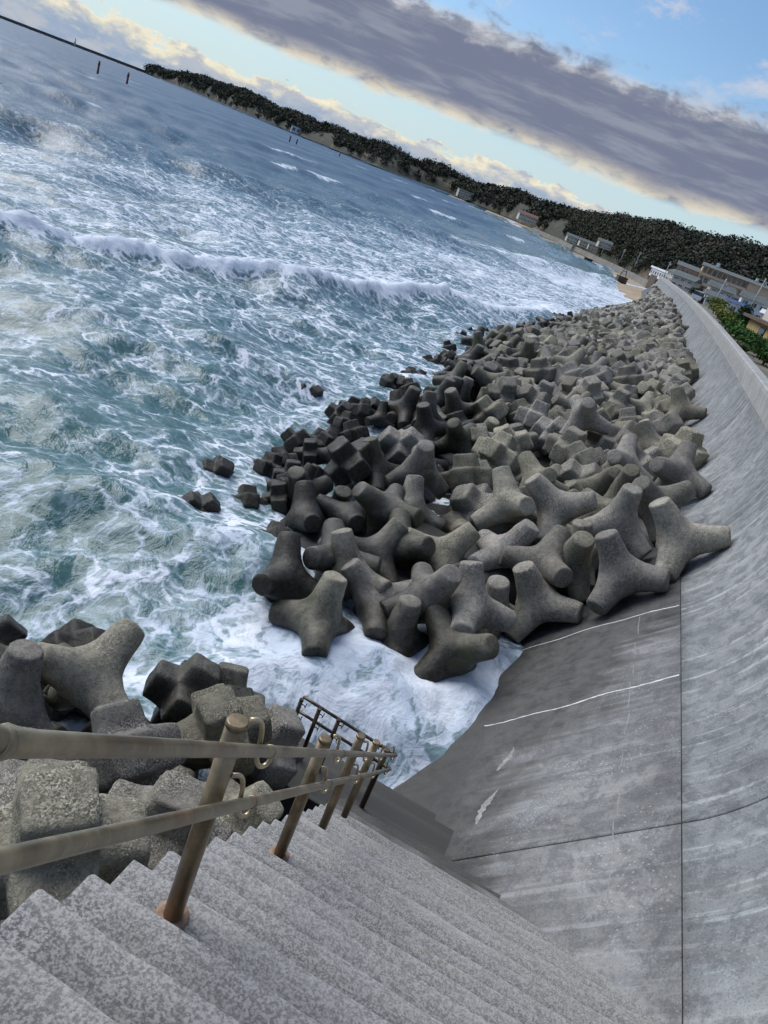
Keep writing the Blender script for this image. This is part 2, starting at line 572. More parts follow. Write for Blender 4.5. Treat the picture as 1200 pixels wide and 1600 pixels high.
seawall = empty('seawall', (0, 0, 0))
tag(seawall, 'long grey concrete sea wall, sloping below and curving upward to a flat cap', 'sea wall')
JOINTS = [-9.57, -1.45, 6.68] + [14.8 + 8.12 * k for k in range(21)]
for k in range(len(JOINTS) - 1):
    y0, y1 = JOINTS[k] + .007, JOINTS[k + 1] - .007
    ny = 8 if y0 < 60 else 4
    sheet('slope_panel', SLOPE_PTS, y0, y1, ny, .12, M_SLOPE, seawall, 0.0)
    sheet('curved_panel', CURVE_PTS, y0, y1, ny, .12, M_WALL, seawall, 7.0)
    cm = MB()
    segs = ny
    for q in range(segs):
        ya, yb = y0 + (y1 - y0) * q / segs, y0 + (y1 - y0) * (q + 1) / segs
        oa, ob = off(ya), off(yb)
        ring = lambda o_, y: [(3.085 + o_, y, 5.16), (3.085 + o_, y, 5.27), (3.115 + o_, y, 5.3), (3.41 + o_, y, 5.305), (3.45 + o_, y, 5.26), (3.45 + o_, y, 4.2), (3.2 + o_, y, 4.2)]
        A, B = [cm.b.verts.new(v_) for v_ in ring(oa, ya)], [cm.b.verts.new(v_) for v_ in ring(ob, yb)]
        for i in range(7):
            cm.b.faces.new((A[i], A[(i + 1) % 7], B[(i + 1) % 7], B[i]))
        if q == 0: cm.b.faces.new(A)
        if q == segs - 1: cm.b.faces.new(B)
    cm.build('cap', M_CAP, seawall)
# filler that shows in the joints
sheet('joint_backing', [(x + .018, z - .018) for x, z in SLOPE_PTS + CURVE_PTS], -9.5, JOINTS[-1], 90, .2, M_JOINT, seawall, 0)


def lime_line(y, x_hi, x_lo, w, seed, slope=0.0):
    rr = random.Random(seed)
    bm_ = bmesh.new()
    prev = None
    n = 46
    ph = rr.uniform(0, 6)
    for i in range(n + 1):
        t_ = i / n
        x = x_hi + (x_lo - x_hi) * t_
        z = 2.545 + 1.08 * (x - 2.25)
        yy = y + slope * t_ + .05 * math.sin(5 * t_ + ph) + .02 * math.sin(17 * t_ + ph * 2) + rr.uniform(-.006, .006)
        ww = w * rr.uniform(.6, 1.25) * (1 - .35 * t_)
        nx, nz = -.733, .679
        o1, o2 = .001, .006
        A = [bm_.verts.new((x + nx * o1, yy - ww, z + nz * o1)), bm_.verts.new((x + nx * o2, yy, z + nz * o2)), bm_.verts.new((x + nx * o1, yy + ww, z + nz * o1))]
        if prev:
            for q in range(2):
                bm_.faces.new((prev[q], prev[q + 1], A[q + 1], A[q]))
        prev = A
    me = bpy.data.meshes.new('lime_line')
    bm_.to_mesh(me)
    bm_.free()
    return link('lime_line', me, seawall, M_WHITE_LINE)


lime_line(9.62, 2.235, .33, .016, 1)
lime_line(12.05, 2.235, .3, .013, 2)


def lime_patch(y0, y1, x0, x1, w, seed):
    """pale scab of lime lying along the slope"""
    rr = random.Random(seed)
    bm_ = bmesh.new()
    prev = None
    for i in range(19):
        t_ = i / 18
        x = x0 + (x1 - x0) * t_ + (.025 if w > .01 else .006) * math.sin(4 * t_ + seed)
        y = y0 + (y1 - y0) * t_
        ww = max(.004, w * math.sin(math.pi * min(1, t_ + .04)) ** .7 * rr.uniform(.5, 1.25))
        row = []
        for q, lift in ((-1, .001), (0, .005), (1, .001)):
            xx = x + q * ww
            z = 2.545 + 1.08 * (xx - 2.25)
            row.append(bm_.verts.new((xx - .733 * lift, y, z + .679 * lift)))
        if prev:
            for q in range(2):
                bm_.faces.new((prev[q], prev[q + 1], row[q + 1], row[q]))
        prev = row
    me = bpy.data.meshes.new('lime_patch')
    bm_.to_mesh(me)
    bm_.free()
    return link('lime_patch', me, seawall, M_LIME2)


M_LIME2 = plain('old_lime_stain', (.27, .27, .255), .9, 0, .35, 14, .4)
lime_patch(7.25, 7.9, .66, .74, .036, 3)
lime_patch(8.3, 8.8, .70, .75, .03, 5)
for k in range(9):
    lime_patch(5.6 + k * .72 + .1 * math.sin(k * 2.3), 6.1 + k * .72 + .16 * math.sin(k * 1.7), 1.8 + .01 * math.sin(k), 1.8 + .012 * math.cos(k * 3), .006, 20 + k)

# ------------------------------------------------------------------ stairs
TREAD, RISE = .2682, .2125
stairs = empty('stairs', (0, 0, 0))
tag(stairs, 'flight of worn grey concrete steps descending beside the sea wall to the water', 'stairs')


def slope_x(z):
    return 2.25 + (z - 2.545) / 1.08


prev_rng = random.Random(9)
for k in range(-4, 19):
    z = 7 - 2.331 - RISE * k
    yn = 1.741 + TREAD * k
    y_back = yn - TREAD - .08 if k > -4 else -5.6
    xr = slope_x(z) + .05 if z < 2.5 else np.interp(z, [c_[1] for c_ in CURVE_PTS], [c_[0] for c_ in CURVE_PTS]) + .05
    if k == -4:
        xr = 3.6
    jag = prev_rng.uniform(-.01, .012)
    b = MB()
    b.box((-.777 + prev_rng.uniform(-.008, .008), y_back, z - .62), (xr, yn + jag, z), 0.0)
    # nosing and side rounded by wear, edge slightly wavy
    bm_ = b.b
    bmesh.ops.subdivide_edges(bm_, edges=[e for e in bm_.edges if abs(e.verts[0].co.x - e.verts[1].co.x) > .5], cuts=26)
    top_front = [e for e in bm_.edges if all(abs(v_.co.z - z) < 1e-4 and abs(v_.co.y - (yn + jag)) < 1e-4 for v_ in e.verts)]
    left_top = [e for e in bm_.edges if all(abs(v_.co.z - z) < 1e-4 and v_.co.x < -.765 for v_ in e.verts)]
    left_front = [e for e in bm_.edges if all(abs(v_.co.y - (yn + jag)) < 1e-4 and v_.co.x < -.765 for v_ in e.verts)]
    bmesh.ops.bevel(bm_, geom=list(set(top_front + left_top + left_front)), offset=.014, segments=2, profile=.6, affect='EDGES')
    for v_ in bm_.verts:
        if v_.co.z > z - .05 and v_.co.y > yn - .05:
            w_ = .0025 * math.sin(v_.co.x * 9 + k * 1.7) + prev_rng.uniform(-.0035, .0015)
            v_.co.z += min(0, w_)
            v_.co.y += w_
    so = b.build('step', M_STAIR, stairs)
    wa = so.data.attributes.new('wear', 'FLOAT', 'POINT')
    wa.data.foreach_set('value', [1.0 if (v_.co.y > yn - .03 or v_.co.x < -.75) and v_.co.z > z - .03 else 0.0 for v_ in so.data.vertices])
    ga = so.data.attributes.new('dirt_shade', 'FLOAT', 'POINT')  # dirt and crease shade put into the riser colour below the nosing
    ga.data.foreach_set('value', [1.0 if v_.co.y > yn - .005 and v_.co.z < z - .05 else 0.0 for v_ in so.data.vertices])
# landing at the foot
z = 7 - 2.331 - RISE * 19
MB().box((-1.92, 6.5, z - .9), (slope_x(z) + .06, 7.22, z), .02).build('foot_landing', M_STAIR, stairs)
# kerb of the landing slab
MB().box((-1.92, 7.225, z - .9), (slope_x(z - .3) + .06, 7.63, z - .27), .03).build('apron', M_STAIR, stairs)
# side wall that carries the flight
MB().prism([(-.75, -5.6, 5.0), (-.75, .75, 4.83), (-.75, 7.1, -.1), (-.75, 7.1, -1.5), (-.75, -5.6, -1.5)], (.5, 0, 0)).build('side_wall', M_STAIR, stairs)

# ------------------------------------------------------------------ handrail
rail = empty('handrail', (-.552, 1.638, 4.669))
rail_off = Vector((-.552, 1.638, 4.669))
tag(rail, 'double bronze pipe handrail on round posts down the left of the steps', 'handrail')


def rp(q):
    return Vector(q) - rail_off


def torus_arc(mb, c_, u_, w_, rad, r_, a0, a1, n=14):
    pts = [Vector(c_) + Vector(u_) * math.cos(a0 + (a1 - a0) * k / n) * rad + Vector(w_) * math.sin(a0 + (a1 - a0) * k / n) * rad for k in range(n + 1)]
    mb.tube(pts, r_, 8)


PX, RX = -.552, -.468
SL = -.767
top_z = lambda y: 5.451 + SL * (y - 1.638)
low_z = lambda y: 5.236 + SL * (y - 1.638)


def post(x, y, z0, z1, hooks, rad=.0314, hook_dir=(1, 0, 0)):
    mb = MB()
    mb.tube([rp((x, y, z0 - .05)), rp((x, y, z1 - .02))], rad, 24)
    po = mb.build('post', M_POST, rail)
    MB().tube([rp((x, y, z1 - .02)), rp((x, y, z1 - .006)), rp((x, y, z1))], [rad * 1.06, rad * 1.06, rad * .92], 24).build('post_cap', M_POST, po)
    hd = Vector(hook_dir)
    for hz in hooks:
        m2 = MB()
        # hook leaves the post, dips under the pipe and comes up to it
        cx_ = Vector((x, y, hz)) + hd * .062
        pts = [Vector((x, y, hz + .01)) + hd * (rad * .8), Vector((x, y, hz + .012)) + hd * (rad + .008)]
        for k in range(9):
            a_ = math.pi + math.pi * k / 8
            pts.append(Vector((x, y, hz)) + hd * (rad + .034 + math.cos(a_) * .028) + Vector((0, 0, math.sin(a_) * .034 - .006)))
        pts.append(Vector((x, y, hz + .0)) + hd * (rad + .062))
        m2.tube([rp(q) for q in pts], .0062, 8)
        m2.build('hook', M_HOOK, po)
    return po


PY = [1.638, 3.007, 4.212, 5.288, 6.58]
PZ = [4.669, 4.669 - RISE * 5, 4.669 - RISE * 9, 4.669 - RISE * 13, 4.669 - RISE * 18]
for y, z0 in zip(PY, PZ):
    hy = y + .10
    po = post(PX, y, z0, z0 + .843, [])
    for zz in (top_z, low_z):
        m2 = MB()
        zc = zz(y + .075)
        pts = [Vector((PX + .03, y + .01, zz(y) + .075)), Vector((PX + .058, y + .03, zz(y) + .08)), Vector((PX + .066, y + .055, zz(y + .055) + .045)), Vector((PX + .062, y + .075, zz(y + .075) - .03)), Vector((PX + .07, y + .10, zz(y + .1) - .068)), Vector((RX - .005, y + .125, zz(y + .125) - .07)), Vector((RX + .006, y + .142, zz(y + .14) - .045)), Vector((RX + .003, y + .145, zz(y + .145) - .015))]
        fine = []
        for A, B in zip(pts, pts[1:]):
            for k in range(4):
                fine.append(A.lerp(B, k / 4))
        fine.append(pts[-1])
        for _ in range(4):
            fine = [fine[0]] + [(fine[i - 1] + fine[i] * 2 + fine[i + 1]) / 4 for i in range(1, len(fine) - 1)] + [fine[-1]]
        m2.tube([rp(q) for q in fine], .0078, 8)
        m2.build('hook', M_HOOK, po)
    mo = MB()
    bm_ = mo.b
    for k in range(1):
        mo.tube([rp((PX, y, z0 - .01)), rp((PX, y, z0 + .006)), rp((PX, y, z0 + .009))], [.06, .055, .04], 18)
    if y < 4: mo.build('mortar_collar', M_MORTAR, po)
    else: bm_.free()
YC = 7.048
for zz, nm in ((top_z, 'upper_rail'), (low_z, 'lower_rail')):
    pts = [rp((RX, -1.3, zz(.42))), rp((RX, .2, zz(.42)))]
    pts += [rp((RX, .2 + .1 * k, zz(.42) + (zz(.2 + .1 * k) - zz(.42)) * min(1, max(0, (k * .1) / .4)) if k < 4 else zz(.2 + .1 * k))) for k in range(1, 5)]
    for k in range(1, 25):
        y = .6 + (YC - .06 - .6) * k / 24
        pts.append(rp((RX, y, zz(y))))
    zc = zz(YC)
    for k in range(1, 6):
        a_ = math.pi / 2 * k / 5
        pts.append(rp((RX - .06 + .06 * math.cos(a_), YC - .06 + .06 * math.sin(a_), zc + .045 * (1 - k / 5))))
    for k in range(1, 9):
        pts.append(rp((RX - .06 - 1.19 * k / 8, YC, zc + .01 * k)))
    ro = MB().tube(pts, .0184, 20).build(nm, M_RAIL, rail)
    for y in [.58] + [q + .13 for q in PY]:
        t_ = Vector((0, 1, SL)).normalized()
        c_ = Vector((RX, y, zz(y)))
        MB().tube([rp(c_ - t_ * .012), rp(c_ - t_ * .009), rp(c_ + t_ * .009), rp(c_ + t_ * .012)], [.0191, .0212, .0212, .0191], 20).build('sleeve', M_RAIL, ro)
# guard that turns seaward at the foot
for x in (-1.704, -1.47, -1.217, -.739):
    po = post(x, YC - .085, .635, 1.412, [], .0243)
    for hz in (1.318, 1.125):
        m2 = MB()
        pts = [Vector((x + .02, YC - .09, hz + .03)), Vector((x + .05, YC - .085, hz + .03)), Vector((x + .06, YC - .06, hz)), Vector((x + .055, YC - .03, hz - .045)), Vector((x + .055, YC, hz - .03)), Vector((x + .055, YC, hz))]
        fine = []
        for A, B in zip(pts, pts[1:]):
            for k in range(3): fine.append(A.lerp(B, k / 3))
        fine.append(pts[-1])
        m2.tube([rp(q) for q in fine], .006, 6)
        m2.build('hook', M_POST, po)

# ------------------------------------------------------------------ armour blocks
from mathutils import noise as mnoise
D4 = [Vector((0, 0, 1)), Vector((math.sqrt(8 / 9), 0, -1 / 3)), Vector((-math.sqrt(2 / 9), math.sqrt(2 / 3), -1 / 3)), Vector((-math.sqrt(2 / 9), -math.sqrt(2 / 3), -1 / 3))]
D6 = [Vector(q) for q in ((1, 0, 0), (-1, 0, 0), (0, 1, 0), (0, -1, 0), (0, 0, 1), (0, 0, -1))]


def armour_mesh(name, dirs, L_, rad, cross, nphi, nt, chamfer, amp, freq, seed, mat):
    """legs trimmed against each other on their bisecting planes and welded into one casting"""
    bm_ = bmesh.new()
    for i, d_ in enumerate(dirs):
        j_ = next(k for k, q in enumerate(dirs) if k != i and abs(q.dot(d_)) < .9)
        e1 = (dirs[j_] - d_ * dirs[j_].dot(d_)).normalized()
        e2 = d_.cross(e1)
        rings = None
        cols = []
        for k in range(nphi):
            ph = 2 * math.pi * k / nphi
            e_ = e1 * math.cos(ph) + e2 * math.sin(ph)
            cf = cross(ph)
            lo_, hi_ = 0.0, L_
            for _ in range(26):
                t_ = (lo_ + hi_) / 2
                q = d_ * t_ + e_ * rad(t_) * cf
                if all(q.dot(d_) >= q.dot(o_) - 1e-7 for o_ in dirs): hi_ = t_
                else: lo_ = t_
            t0 = hi_
            col = []
            for m_ in range(nt + 1):
                u_ = (m_ / nt) ** 1.3
                t_ = t0 + (L_ - chamfer - t0) * u_
                col.append(d_ * t_ + e_ * rad(t_) * cf)
            rt = rad(L_ - chamfer)
            for m_ in range(1, 4):
                a_ = math.pi / 2 * m_ / 3
                col.append(d_ * (L_ - chamfer + chamfer * math.sin(a_)) + e_ * (rt - chamfer * (1 - math.cos(a_))) * cf)
            col.append(d_ * (L_ + .004) + e_ * rt * .38 * cf)
            cols.append([bm_.verts.new(q) for q in col])
        tip_ = bm_.verts.new(d_ * (L_ + .006))
        for k in range(nphi):
            A, B = cols[k], cols[(k + 1) % nphi]
            for m_ in range(len(A) - 1):
                bm_.faces.new((A[m_], B[m_], B[m_ + 1], A[m_ + 1]))
            bm_.faces.new((A[-1], B[-1], tip_))
    bmesh.ops.remove_doubles(bm_, verts=bm_.verts, dist=.0015)
    bmesh.ops.recalc_face_normals(bm_, faces=bm_.faces)
    bm_.normal_update()
    so = Vector((seed * 7.3, seed * 3.1, seed * 11.7))
    for v_ in bm_.verts:
        n_ = v_.normal.copy()
        h_ = mnoise.fractal(v_.co * freq + so, 1.0, 2.0, 4) * amp
        h_ += min(0, mnoise.noise(v_.co * freq * .6 + so * 2) + .15) * amp * 1.4
        v_.co += n_ * h_
    for f_ in bm_.faces:
        f_.smooth = True
    me = bpy.data.meshes.new(name)
    bm_.to_mesh(me)
    bm_.free()
    me.materials.append(mat)
    return me


def rad4(t_): return .285 - .118 * t_ + .07 * math.exp(-max(0, t_ - .2) / .1)
def rad6(t_): return .305 - .105 * t_ + .015 * math.exp(-max(0, t_ - .3) / .05)
def sq(ph): return 1 / ((abs(math.cos(ph)) ** 9 + abs(math.sin(ph)) ** 9) ** (1 / 9))


TET = [armour_mesh('tetrapod', D4, .78 * (1 + .02 * k), rad4, lambda ph: 1.0, 24, 7, .045, .018, 3.0, k + 1, M_TET) for k in range(4)]
HEX = [armour_mesh('six_leg_block', D6, .62, rad6, sq, 32, 5, .055, .022, 3.4, k + 20, M_HEX) for k in range(5)]
TET_LO = armour_mesh('tetrapod_small', D4, .8, rad4, lambda ph: 1.0, 9, 2, .05, 0, 1, 1, M_TET)
HEX_LO = armour_mesh('block_small', D6, .62, rad6, sq, 8, 1, .05, 0, 1, 1, M_HEX)
ES = [9, 10, 11.3, 13, 17, 20, 25, 31, 38, 45, 51, 74, 119, 162]
EN = [-2, -3, -4.5, -5.2, -6.4, -6.6, -7.3, -7.8, -8.7, -8.3, -7.2, -6.6, -4, -3.3]
BLOCKS = [
('T1',4,1.33,12.9,2.25,0.003,0.54,-0.109,0.835),('T2',4,0.29,12.71,1.17,-0.08,0.57,-0.162,0.802),('T3',4,2.01,13.73,2.99,-0.044,0.491,-0.028,0.869),
('T4',4,1.03,14.91,2.47,-0.282,-0.071,-0.116,0.95),('T5',4,0.52,13.71,1.76,-0.104,-0.021,-0.275,0.956),('T6',4,-1.04,15.01,1.8,-0.03,-0.318,0.254,0.913),
('T7',4,-0.15,15.18,2.1,-0.068,0.428,-0.066,0.899),('T8',4,-0.65,13.68,1.31,0.591,0.492,-0.589,0.249),('T9',4,-0.34,12.49,0.65,0.253,0.629,-0.605,0.418),
('T10',4,1.88,17.94,3.14,-0.33,0.437,-0.582,0.601),('T11',4,1.57,15.87,2.83,-0.352,0.42,0.097,0.831),('T12',4,-2.12,11.19,0.53,-0.098,0.429,0.31,0.843),
('T13',4,-2.64,9.93,0.52,0.851,-0.07,-0.04,-0.519),('T14',4,-1.49,10.83,0.31,0.908,0.003,-0.035,0.418),('T15',4,-0.59,10.8,0.61,0.586,-0.515,-0.111,0.616),
('T16',4,-3.58,10.6,0.45,0.614,-0.04,-0.394,-0.683),('T18',4,-3.14,11.6,0.69,-0.5,-0.031,0.513,0.698),('T19',4,-3.86,14.06,0.33,-0.106,0.227,-0.506,0.825),
('T20',4,-3.1,13.74,1.03,-0.238,0.476,-0.33,0.78),('T21',4,-2.4,12.77,0.87,0.641,-0.492,0.108,0.579),('T22',4,-1.86,15.51,0.66,-0.428,-0.547,0.632,0.345),
('T23',4,-1.27,13.17,0.71,0.583,0.281,0.423,-0.634),('T24',4,-3.24,16.0,1.34,-0.429,-0.096,-0.246,0.864),('T25',4,-4.26,16.34,0.67,-0.19,0.581,0.362,0.704),
('T26',4,-4.57,21.27,0.67,-0.28,0.589,0.297,0.697),('T27',4,-4.4,23.76,0.87,-0.282,0.55,0.199,0.76),('T27b',4,-3.41,20.44,0.98,0.712,0.176,-0.341,0.588),
('T28',4,-5.79,22.46,0.31,0.095,0.602,0.334,0.719),('T29',4,-5.56,22.16,0.66,0.883,0.019,0.029,0.467),('T30',4,-4.84,21.92,0.79,0.687,0.014,-0.14,-0.713),
('T31',4,-5.18,24.65,0.76,0.359,0.041,0.007,0.933),('T32',4,-4.83,25.83,0.76,0.685,-0.054,-0.017,-0.727),('T33',4,-5.07,25.65,0.71,0.834,-0.039,0.015,0.551),
('T35',4,-4.85,32.51,0.78,0.082,-0.108,-0.057,0.989),('T36',4,-0.63,22.15,2.64,0.502,0.243,0.327,-0.763),('T37',4,-1.18,26.39,1.83,-0.057,-0.13,0.917,0.372),
('T38',4,0.91,28.6,2.4,-0.26,0.368,-0.614,0.648),('T39',4,1.99,27.02,3.13,0.129,0.581,-0.057,0.801),('T40',4,-1.62,43.96,1.98,0.014,0.661,-0.233,0.713),
('T42',4,-0.81,17.63,1.69,0.705,-0.03,-0.528,-0.471),('T43',4,-3.06,22.18,0.79,0.504,0.504,-0.676,0.187),('T44',4,-4.55,13.48,0.18,0.326,0.452,-0.32,0.766),
('T45',4,-5.1,14.37,0.2,-0.109,-0.111,-0.286,0.946),('T51',4,-3.46,5.43,1.59,0.431,-0.213,0.428,0.766),('H1',6,0.66,22.08,2.13,0.731,0.063,-0.675,0.079),
('H3',6,-1.96,23.62,1.65,0.548,0.437,-0.447,0.555),('H4',6,-2.0,22.04,1.14,-0.363,-0.049,-0.637,0.678),('H5',6,0.7,25.55,2.22,0.26,0.004,0.946,-0.193),
('H6',6,2.05,20.87,3.08,0.015,0.341,0.94,-0.007),('H7',6,-0.58,20.55,1.96,0.991,0.034,0.0,-0.127),('H8',6,-3.11,28.68,1.29,0.79,0.216,0.519,0.244),
('H9',6,-1.71,15.78,1.07,0.823,-0.433,-0.199,-0.31),('H10',6,-4.79,16.0,0.75,-0.32,0.289,0.172,0.886),('H11',6,-4.24,17.83,0.91,0.806,-0.136,0.191,-0.544),
('H12',6,-2.22,16.57,1.35,0.076,-0.646,0.698,-0.298),('H13',6,-2.14,19.29,1.39,0.184,0.012,0.231,0.955),('H14',6,1.61,24.75,2.69,0.556,-0.17,0.652,0.487),
('L1',4,-3.74,4.68,1.54,0.513,-0.004,0.055,0.856),('L2',6,-2.34,4.45,1.99,0.258,0.301,-0.167,0.903),('L3',6,-4.07,6.18,0.7,0.613,-0.011,0.251,0.749),
('L4',6,-2.01,5.62,1.66,0.327,-0.012,-0.189,0.926),('L21',6,-4.45,6.65,0.54,0.312,0.221,0.191,0.904),('L22',6,-1.73,6.18,1.24,0.313,0.097,0.196,0.924),
('L23',6,-2.57,6.93,0.82,0.553,-0.2,0.11,0.801),('L5',6,-2.9,6.55,0.98,0.522,0.005,0.189,0.831),('L8',6,-1.73,2.76,2.96,0.396,0.02,-0.046,0.917),
('L9',6,-1.52,3.7,2.37,0.597,0.011,0.073,0.799),('L11',6,-2.34,3.28,2.27,0.278,0.053,0.225,0.932),('L12',6,-1.4,4.96,1.38,0.713,0.07,0.242,0.655),
('L13',6,-2.2,6.55,0.92,0.384,0.207,-0.039,0.899),('L20',6,-3.09,5.71,0.54,0.655,-0.06,0.277,0.7),('F1',4,-1.37,11.39,0.95,0.508,0.212,-0.051,0.833),
('F2',4,-0.67,11.59,1.05,0.248,-0.224,0.047,0.941),('F3',4,-2.69,12.37,0.7,-0.269,0.18,0.23,0.918),('F4',4,-2.77,11.38,0.65,0.593,-0.25,-0.126,0.755),
('F5',4,-1.65,13.13,0.95,-0.132,0.242,0.182,0.944),('F6',4,-2.85,14.77,0.8,0.368,-0.25,0.183,0.877),('A0',6,-6.19,12.08,0.0,0.372,-0.104,-0.401,0.831),
('A1',6,-7.04,14.17,-0.15,0.449,0.245,0.057,0.857),('A5',6,-5.93,13.59,-0.2,0.861,0.364,0.129,0.331),('A6',6,-9.11,22.76,-0.45,0.641,0.135,-0.393,0.645),
('A7',6,-8.8,22.85,-0.4,0.555,-0.003,0.247,-0.795),('A8',6,-6.85,17.59,-0.05,0.643,0.051,0.269,0.715),('A9',6,-6.59,19.08,-0.2,-0.092,0.189,-0.328,0.921),
('A10',6,-6.56,16.35,-0.2,0.293,0.249,-0.324,0.864),('A11',6,-6.55,15.68,-0.2,0.596,-0.077,-0.213,-0.77),('A12',6,-7.18,22.02,0.0,0.572,-0.063,0.08,0.814),
('A13',6,-7.02,20.67,0.1,0.625,0.151,0.086,0.761),('A14',6,-6.76,21.9,0.1,0.494,-0.258,0.168,0.813),('A15',6,-6.65,20.42,0.0,0.966,-0.168,-0.082,-0.177),
('A16',6,-6.09,19.69,0.1,0.161,0.397,-0.237,0.872),('A17',6,-7.52,26.47,0.1,0.833,0.096,0.099,0.536),('A18',6,-6.73,26.37,0.2,-0.488,0.088,-0.388,0.777),
('A19',6,-7.21,29.12,0.0,0.47,0.406,-0.143,0.77),('A20',6,-7.89,32.53,0.0,0.085,-0.329,0.031,0.94),('A21',6,-7.57,33.37,0.1,0.711,0.049,0.484,-0.508),
('A22',6,-7.86,35.5,0.0,0.92,-0.351,0.172,0.034),('A23',6,-6.72,33.0,0.2,0.884,0.012,-0.222,-0.411),('A25',6,-9.26,43.06,-0.15,0.619,0.088,0.035,0.78),
('A26',6,-9.17,44.77,-0.05,0.776,-0.08,-0.328,0.532),('A27',4,-8.88,47.51,-0.1,-0.303,-0.156,-0.314,0.886),('A30',4,-7.94,51.13,0.1,0.39,0.481,0.075,0.781),
('A31',6,-4.52,12.17,0.1,0.856,0.124,0.242,-0.441),('A32',6,-5.71,15.05,0.15,-0.254,-0.085,0.081,0.96),('A33',4,-5.27,14.58,0.3,-0.424,0.115,0.221,0.87),
('A36',4,-8.29,55.79,0.0,0.933,-0.306,0.164,0.097),('A38',6,-7.1,57.74,0.2,0.959,0.163,-0.177,-0.151),('A45',4,-6.68,30.35,0.2,0.673,-0.217,-0.002,-0.707),
('A46',6,-7.17,26.61,0.1,0.463,0.214,-0.29,0.81),('A47',6,-6.73,22.6,0.1,0.537,0.335,0.008,0.774),('A48',4,-6.1,21.78,0.2,0.976,-0.17,-0.133,-0.014),
('A49',6,-6.21,17.67,0.1,0.988,-0.1,0.082,-0.088),('A50',6,-6.21,17.15,0.0,-0.215,-0.138,-0.018,0.967),('A51',4,-5.72,17.27,0.2,0.952,-0.036,0.108,-0.282),
('A52',6,-5.44,14.42,0.1,0.927,-0.194,-0.319,-0.04),('A53',6,-5.43,14.15,0.0,0.548,-0.139,-0.161,0.809),('A54',4,-5.48,14.58,0.2,0.947,0.135,0.124,-0.264),
('A55',6,-7.63,29.17,-0.05,0.892,-0.353,-0.103,0.264),('A56',6,-8.64,38.26,-0.1,-0.24,-0.291,0.078,0.923),('F',4,-3.57,12.56,-0.08,0.964,0.26,-0.007,0.064),
('F',4,-4.38,14.93,-0.1,0.975,0.181,0.054,-0.113),('F',4,-5.7,16.03,-0.55,0.764,-0.215,0.191,0.577),('F',4,-0.93,15.87,1.02,0.568,0.157,-0.262,0.764),
('F',4,-0.41,16.02,1.36,-0.25,-0.373,0.638,-0.625),('F',4,-4.44,17.15,0.04,0.844,0.166,-0.069,0.505),('F',6,-3.49,17.01,0.4,0.984,-0.01,0.138,-0.114),
('F',6,-1.54,16.98,0.93,0.343,-0.092,-0.331,0.874),('F',4,-0.16,17.54,1.24,0.917,0.257,0.102,0.289),('F',4,0.9,16.96,1.87,0.709,0.119,0.294,-0.629),
('F',6,-3.42,18.09,0.24,0.067,0.257,0.387,0.883),('F',4,-2.42,17.9,0.73,-0.409,-0.174,-0.413,0.795),('F',4,-1.73,17.86,0.9,0.212,0.434,-0.163,0.86),
('F',4,0.46,18.46,1.33,-0.472,-0.432,0.15,0.754),('F',4,1.08,18.33,2.23,0.663,-0.187,0.722,-0.065),('F',4,-3.75,18.74,0.39,0.672,-0.311,0.578,0.343),
('F',6,-1.33,19.05,0.82,0.857,0.049,-0.512,-0.038),('F',4,-0.75,19.26,1.17,0.821,0.128,0.244,-0.501),('F',6,0.06,19.19,1.65,0.754,-0.072,0.299,-0.581),
('F',4,0.51,18.82,1.83,0.672,0.282,-0.122,0.674),('F',6,1.01,19.19,1.94,-0.218,0.192,-0.059,0.955),('F',4,-4.55,19.85,0.34,0.667,0.353,0.251,-0.607),
('F',6,-1.68,19.93,0.87,-0.304,0.052,-0.37,0.876),('F',6,-0.06,19.96,1.9,0.261,0.167,-0.394,0.865),('F',4,0.8,19.75,2.42,0.399,-0.227,0.305,0.834),
('F',6,1.29,20.36,2.38,-0.112,0.252,0.159,0.948),('F',6,-2.92,21.08,0.93,0.907,0.339,-0.141,0.206),('F',6,-2.09,20.95,1.29,-0.114,-0.388,-0.039,0.914),
('F',6,0.72,20.78,1.84,0.189,0.17,-0.442,0.86),('F',4,-4.9,23.05,0.58,0.868,0.189,-0.327,-0.322),('F',6,-3.86,22.69,0.6,0.852,0.305,0.389,-0.174),
('F',6,-1.23,22.65,1.65,0.636,-0.449,-0.283,-0.56),('F',4,1.41,22.66,2.43,0.216,0.428,-0.375,0.793),('F',6,-3.33,23.71,1.19,0.594,0.045,0.444,-0.67),
('F',6,-0.08,23.35,1.9,0.634,0.273,0.197,-0.697),('F',6,0.73,23.55,2.18,0.985,-0.146,0.071,0.056),('F',4,1.5,23.86,2.31,-0.047,0.538,0.063,0.839),
('F',4,-3.42,24.83,1.01,0.894,0.175,0.393,-0.122),('F',6,-2.38,24.51,1.36,0.222,-0.448,0.026,0.866),('F',6,-1.24,24.4,1.62,-0.475,-0.03,0.484,0.735),
('F',6,-0.41,24.32,2.06,0.872,-0.05,-0.484,0.049),('F',6,0.75,24.54,1.97,-0.466,-0.357,0.053,0.808),('F',4,-3.89,25.52,0.79,0.711,-0.146,-0.015,0.687),
('F',6,-3.41,25.55,1.6,-0.277,-0.052,-0.234,0.931),('F',6,-2.46,25.6,1.66,0.9,0.268,-0.331,-0.094),('F',6,-1.55,25.32,1.37,-0.337,-0.518,-0.087,0.781),
('F',6,-0.67,25.38,1.94,0.782,-0.016,0.552,-0.288),('F',6,1.42,25.54,2.47,-0.166,-0.306,0.043,0.936),('F',4,-5.63,26.4,0.46,0.406,0.128,0.275,0.862),
('F',6,-3.65,26.31,1.24,0.883,-0.155,-0.22,-0.385),('F',6,0.12,26.46,2.06,0.394,0.178,-0.201,0.879),('F',6,1.24,26.47,2.23,-0.499,0.41,0.371,0.667),
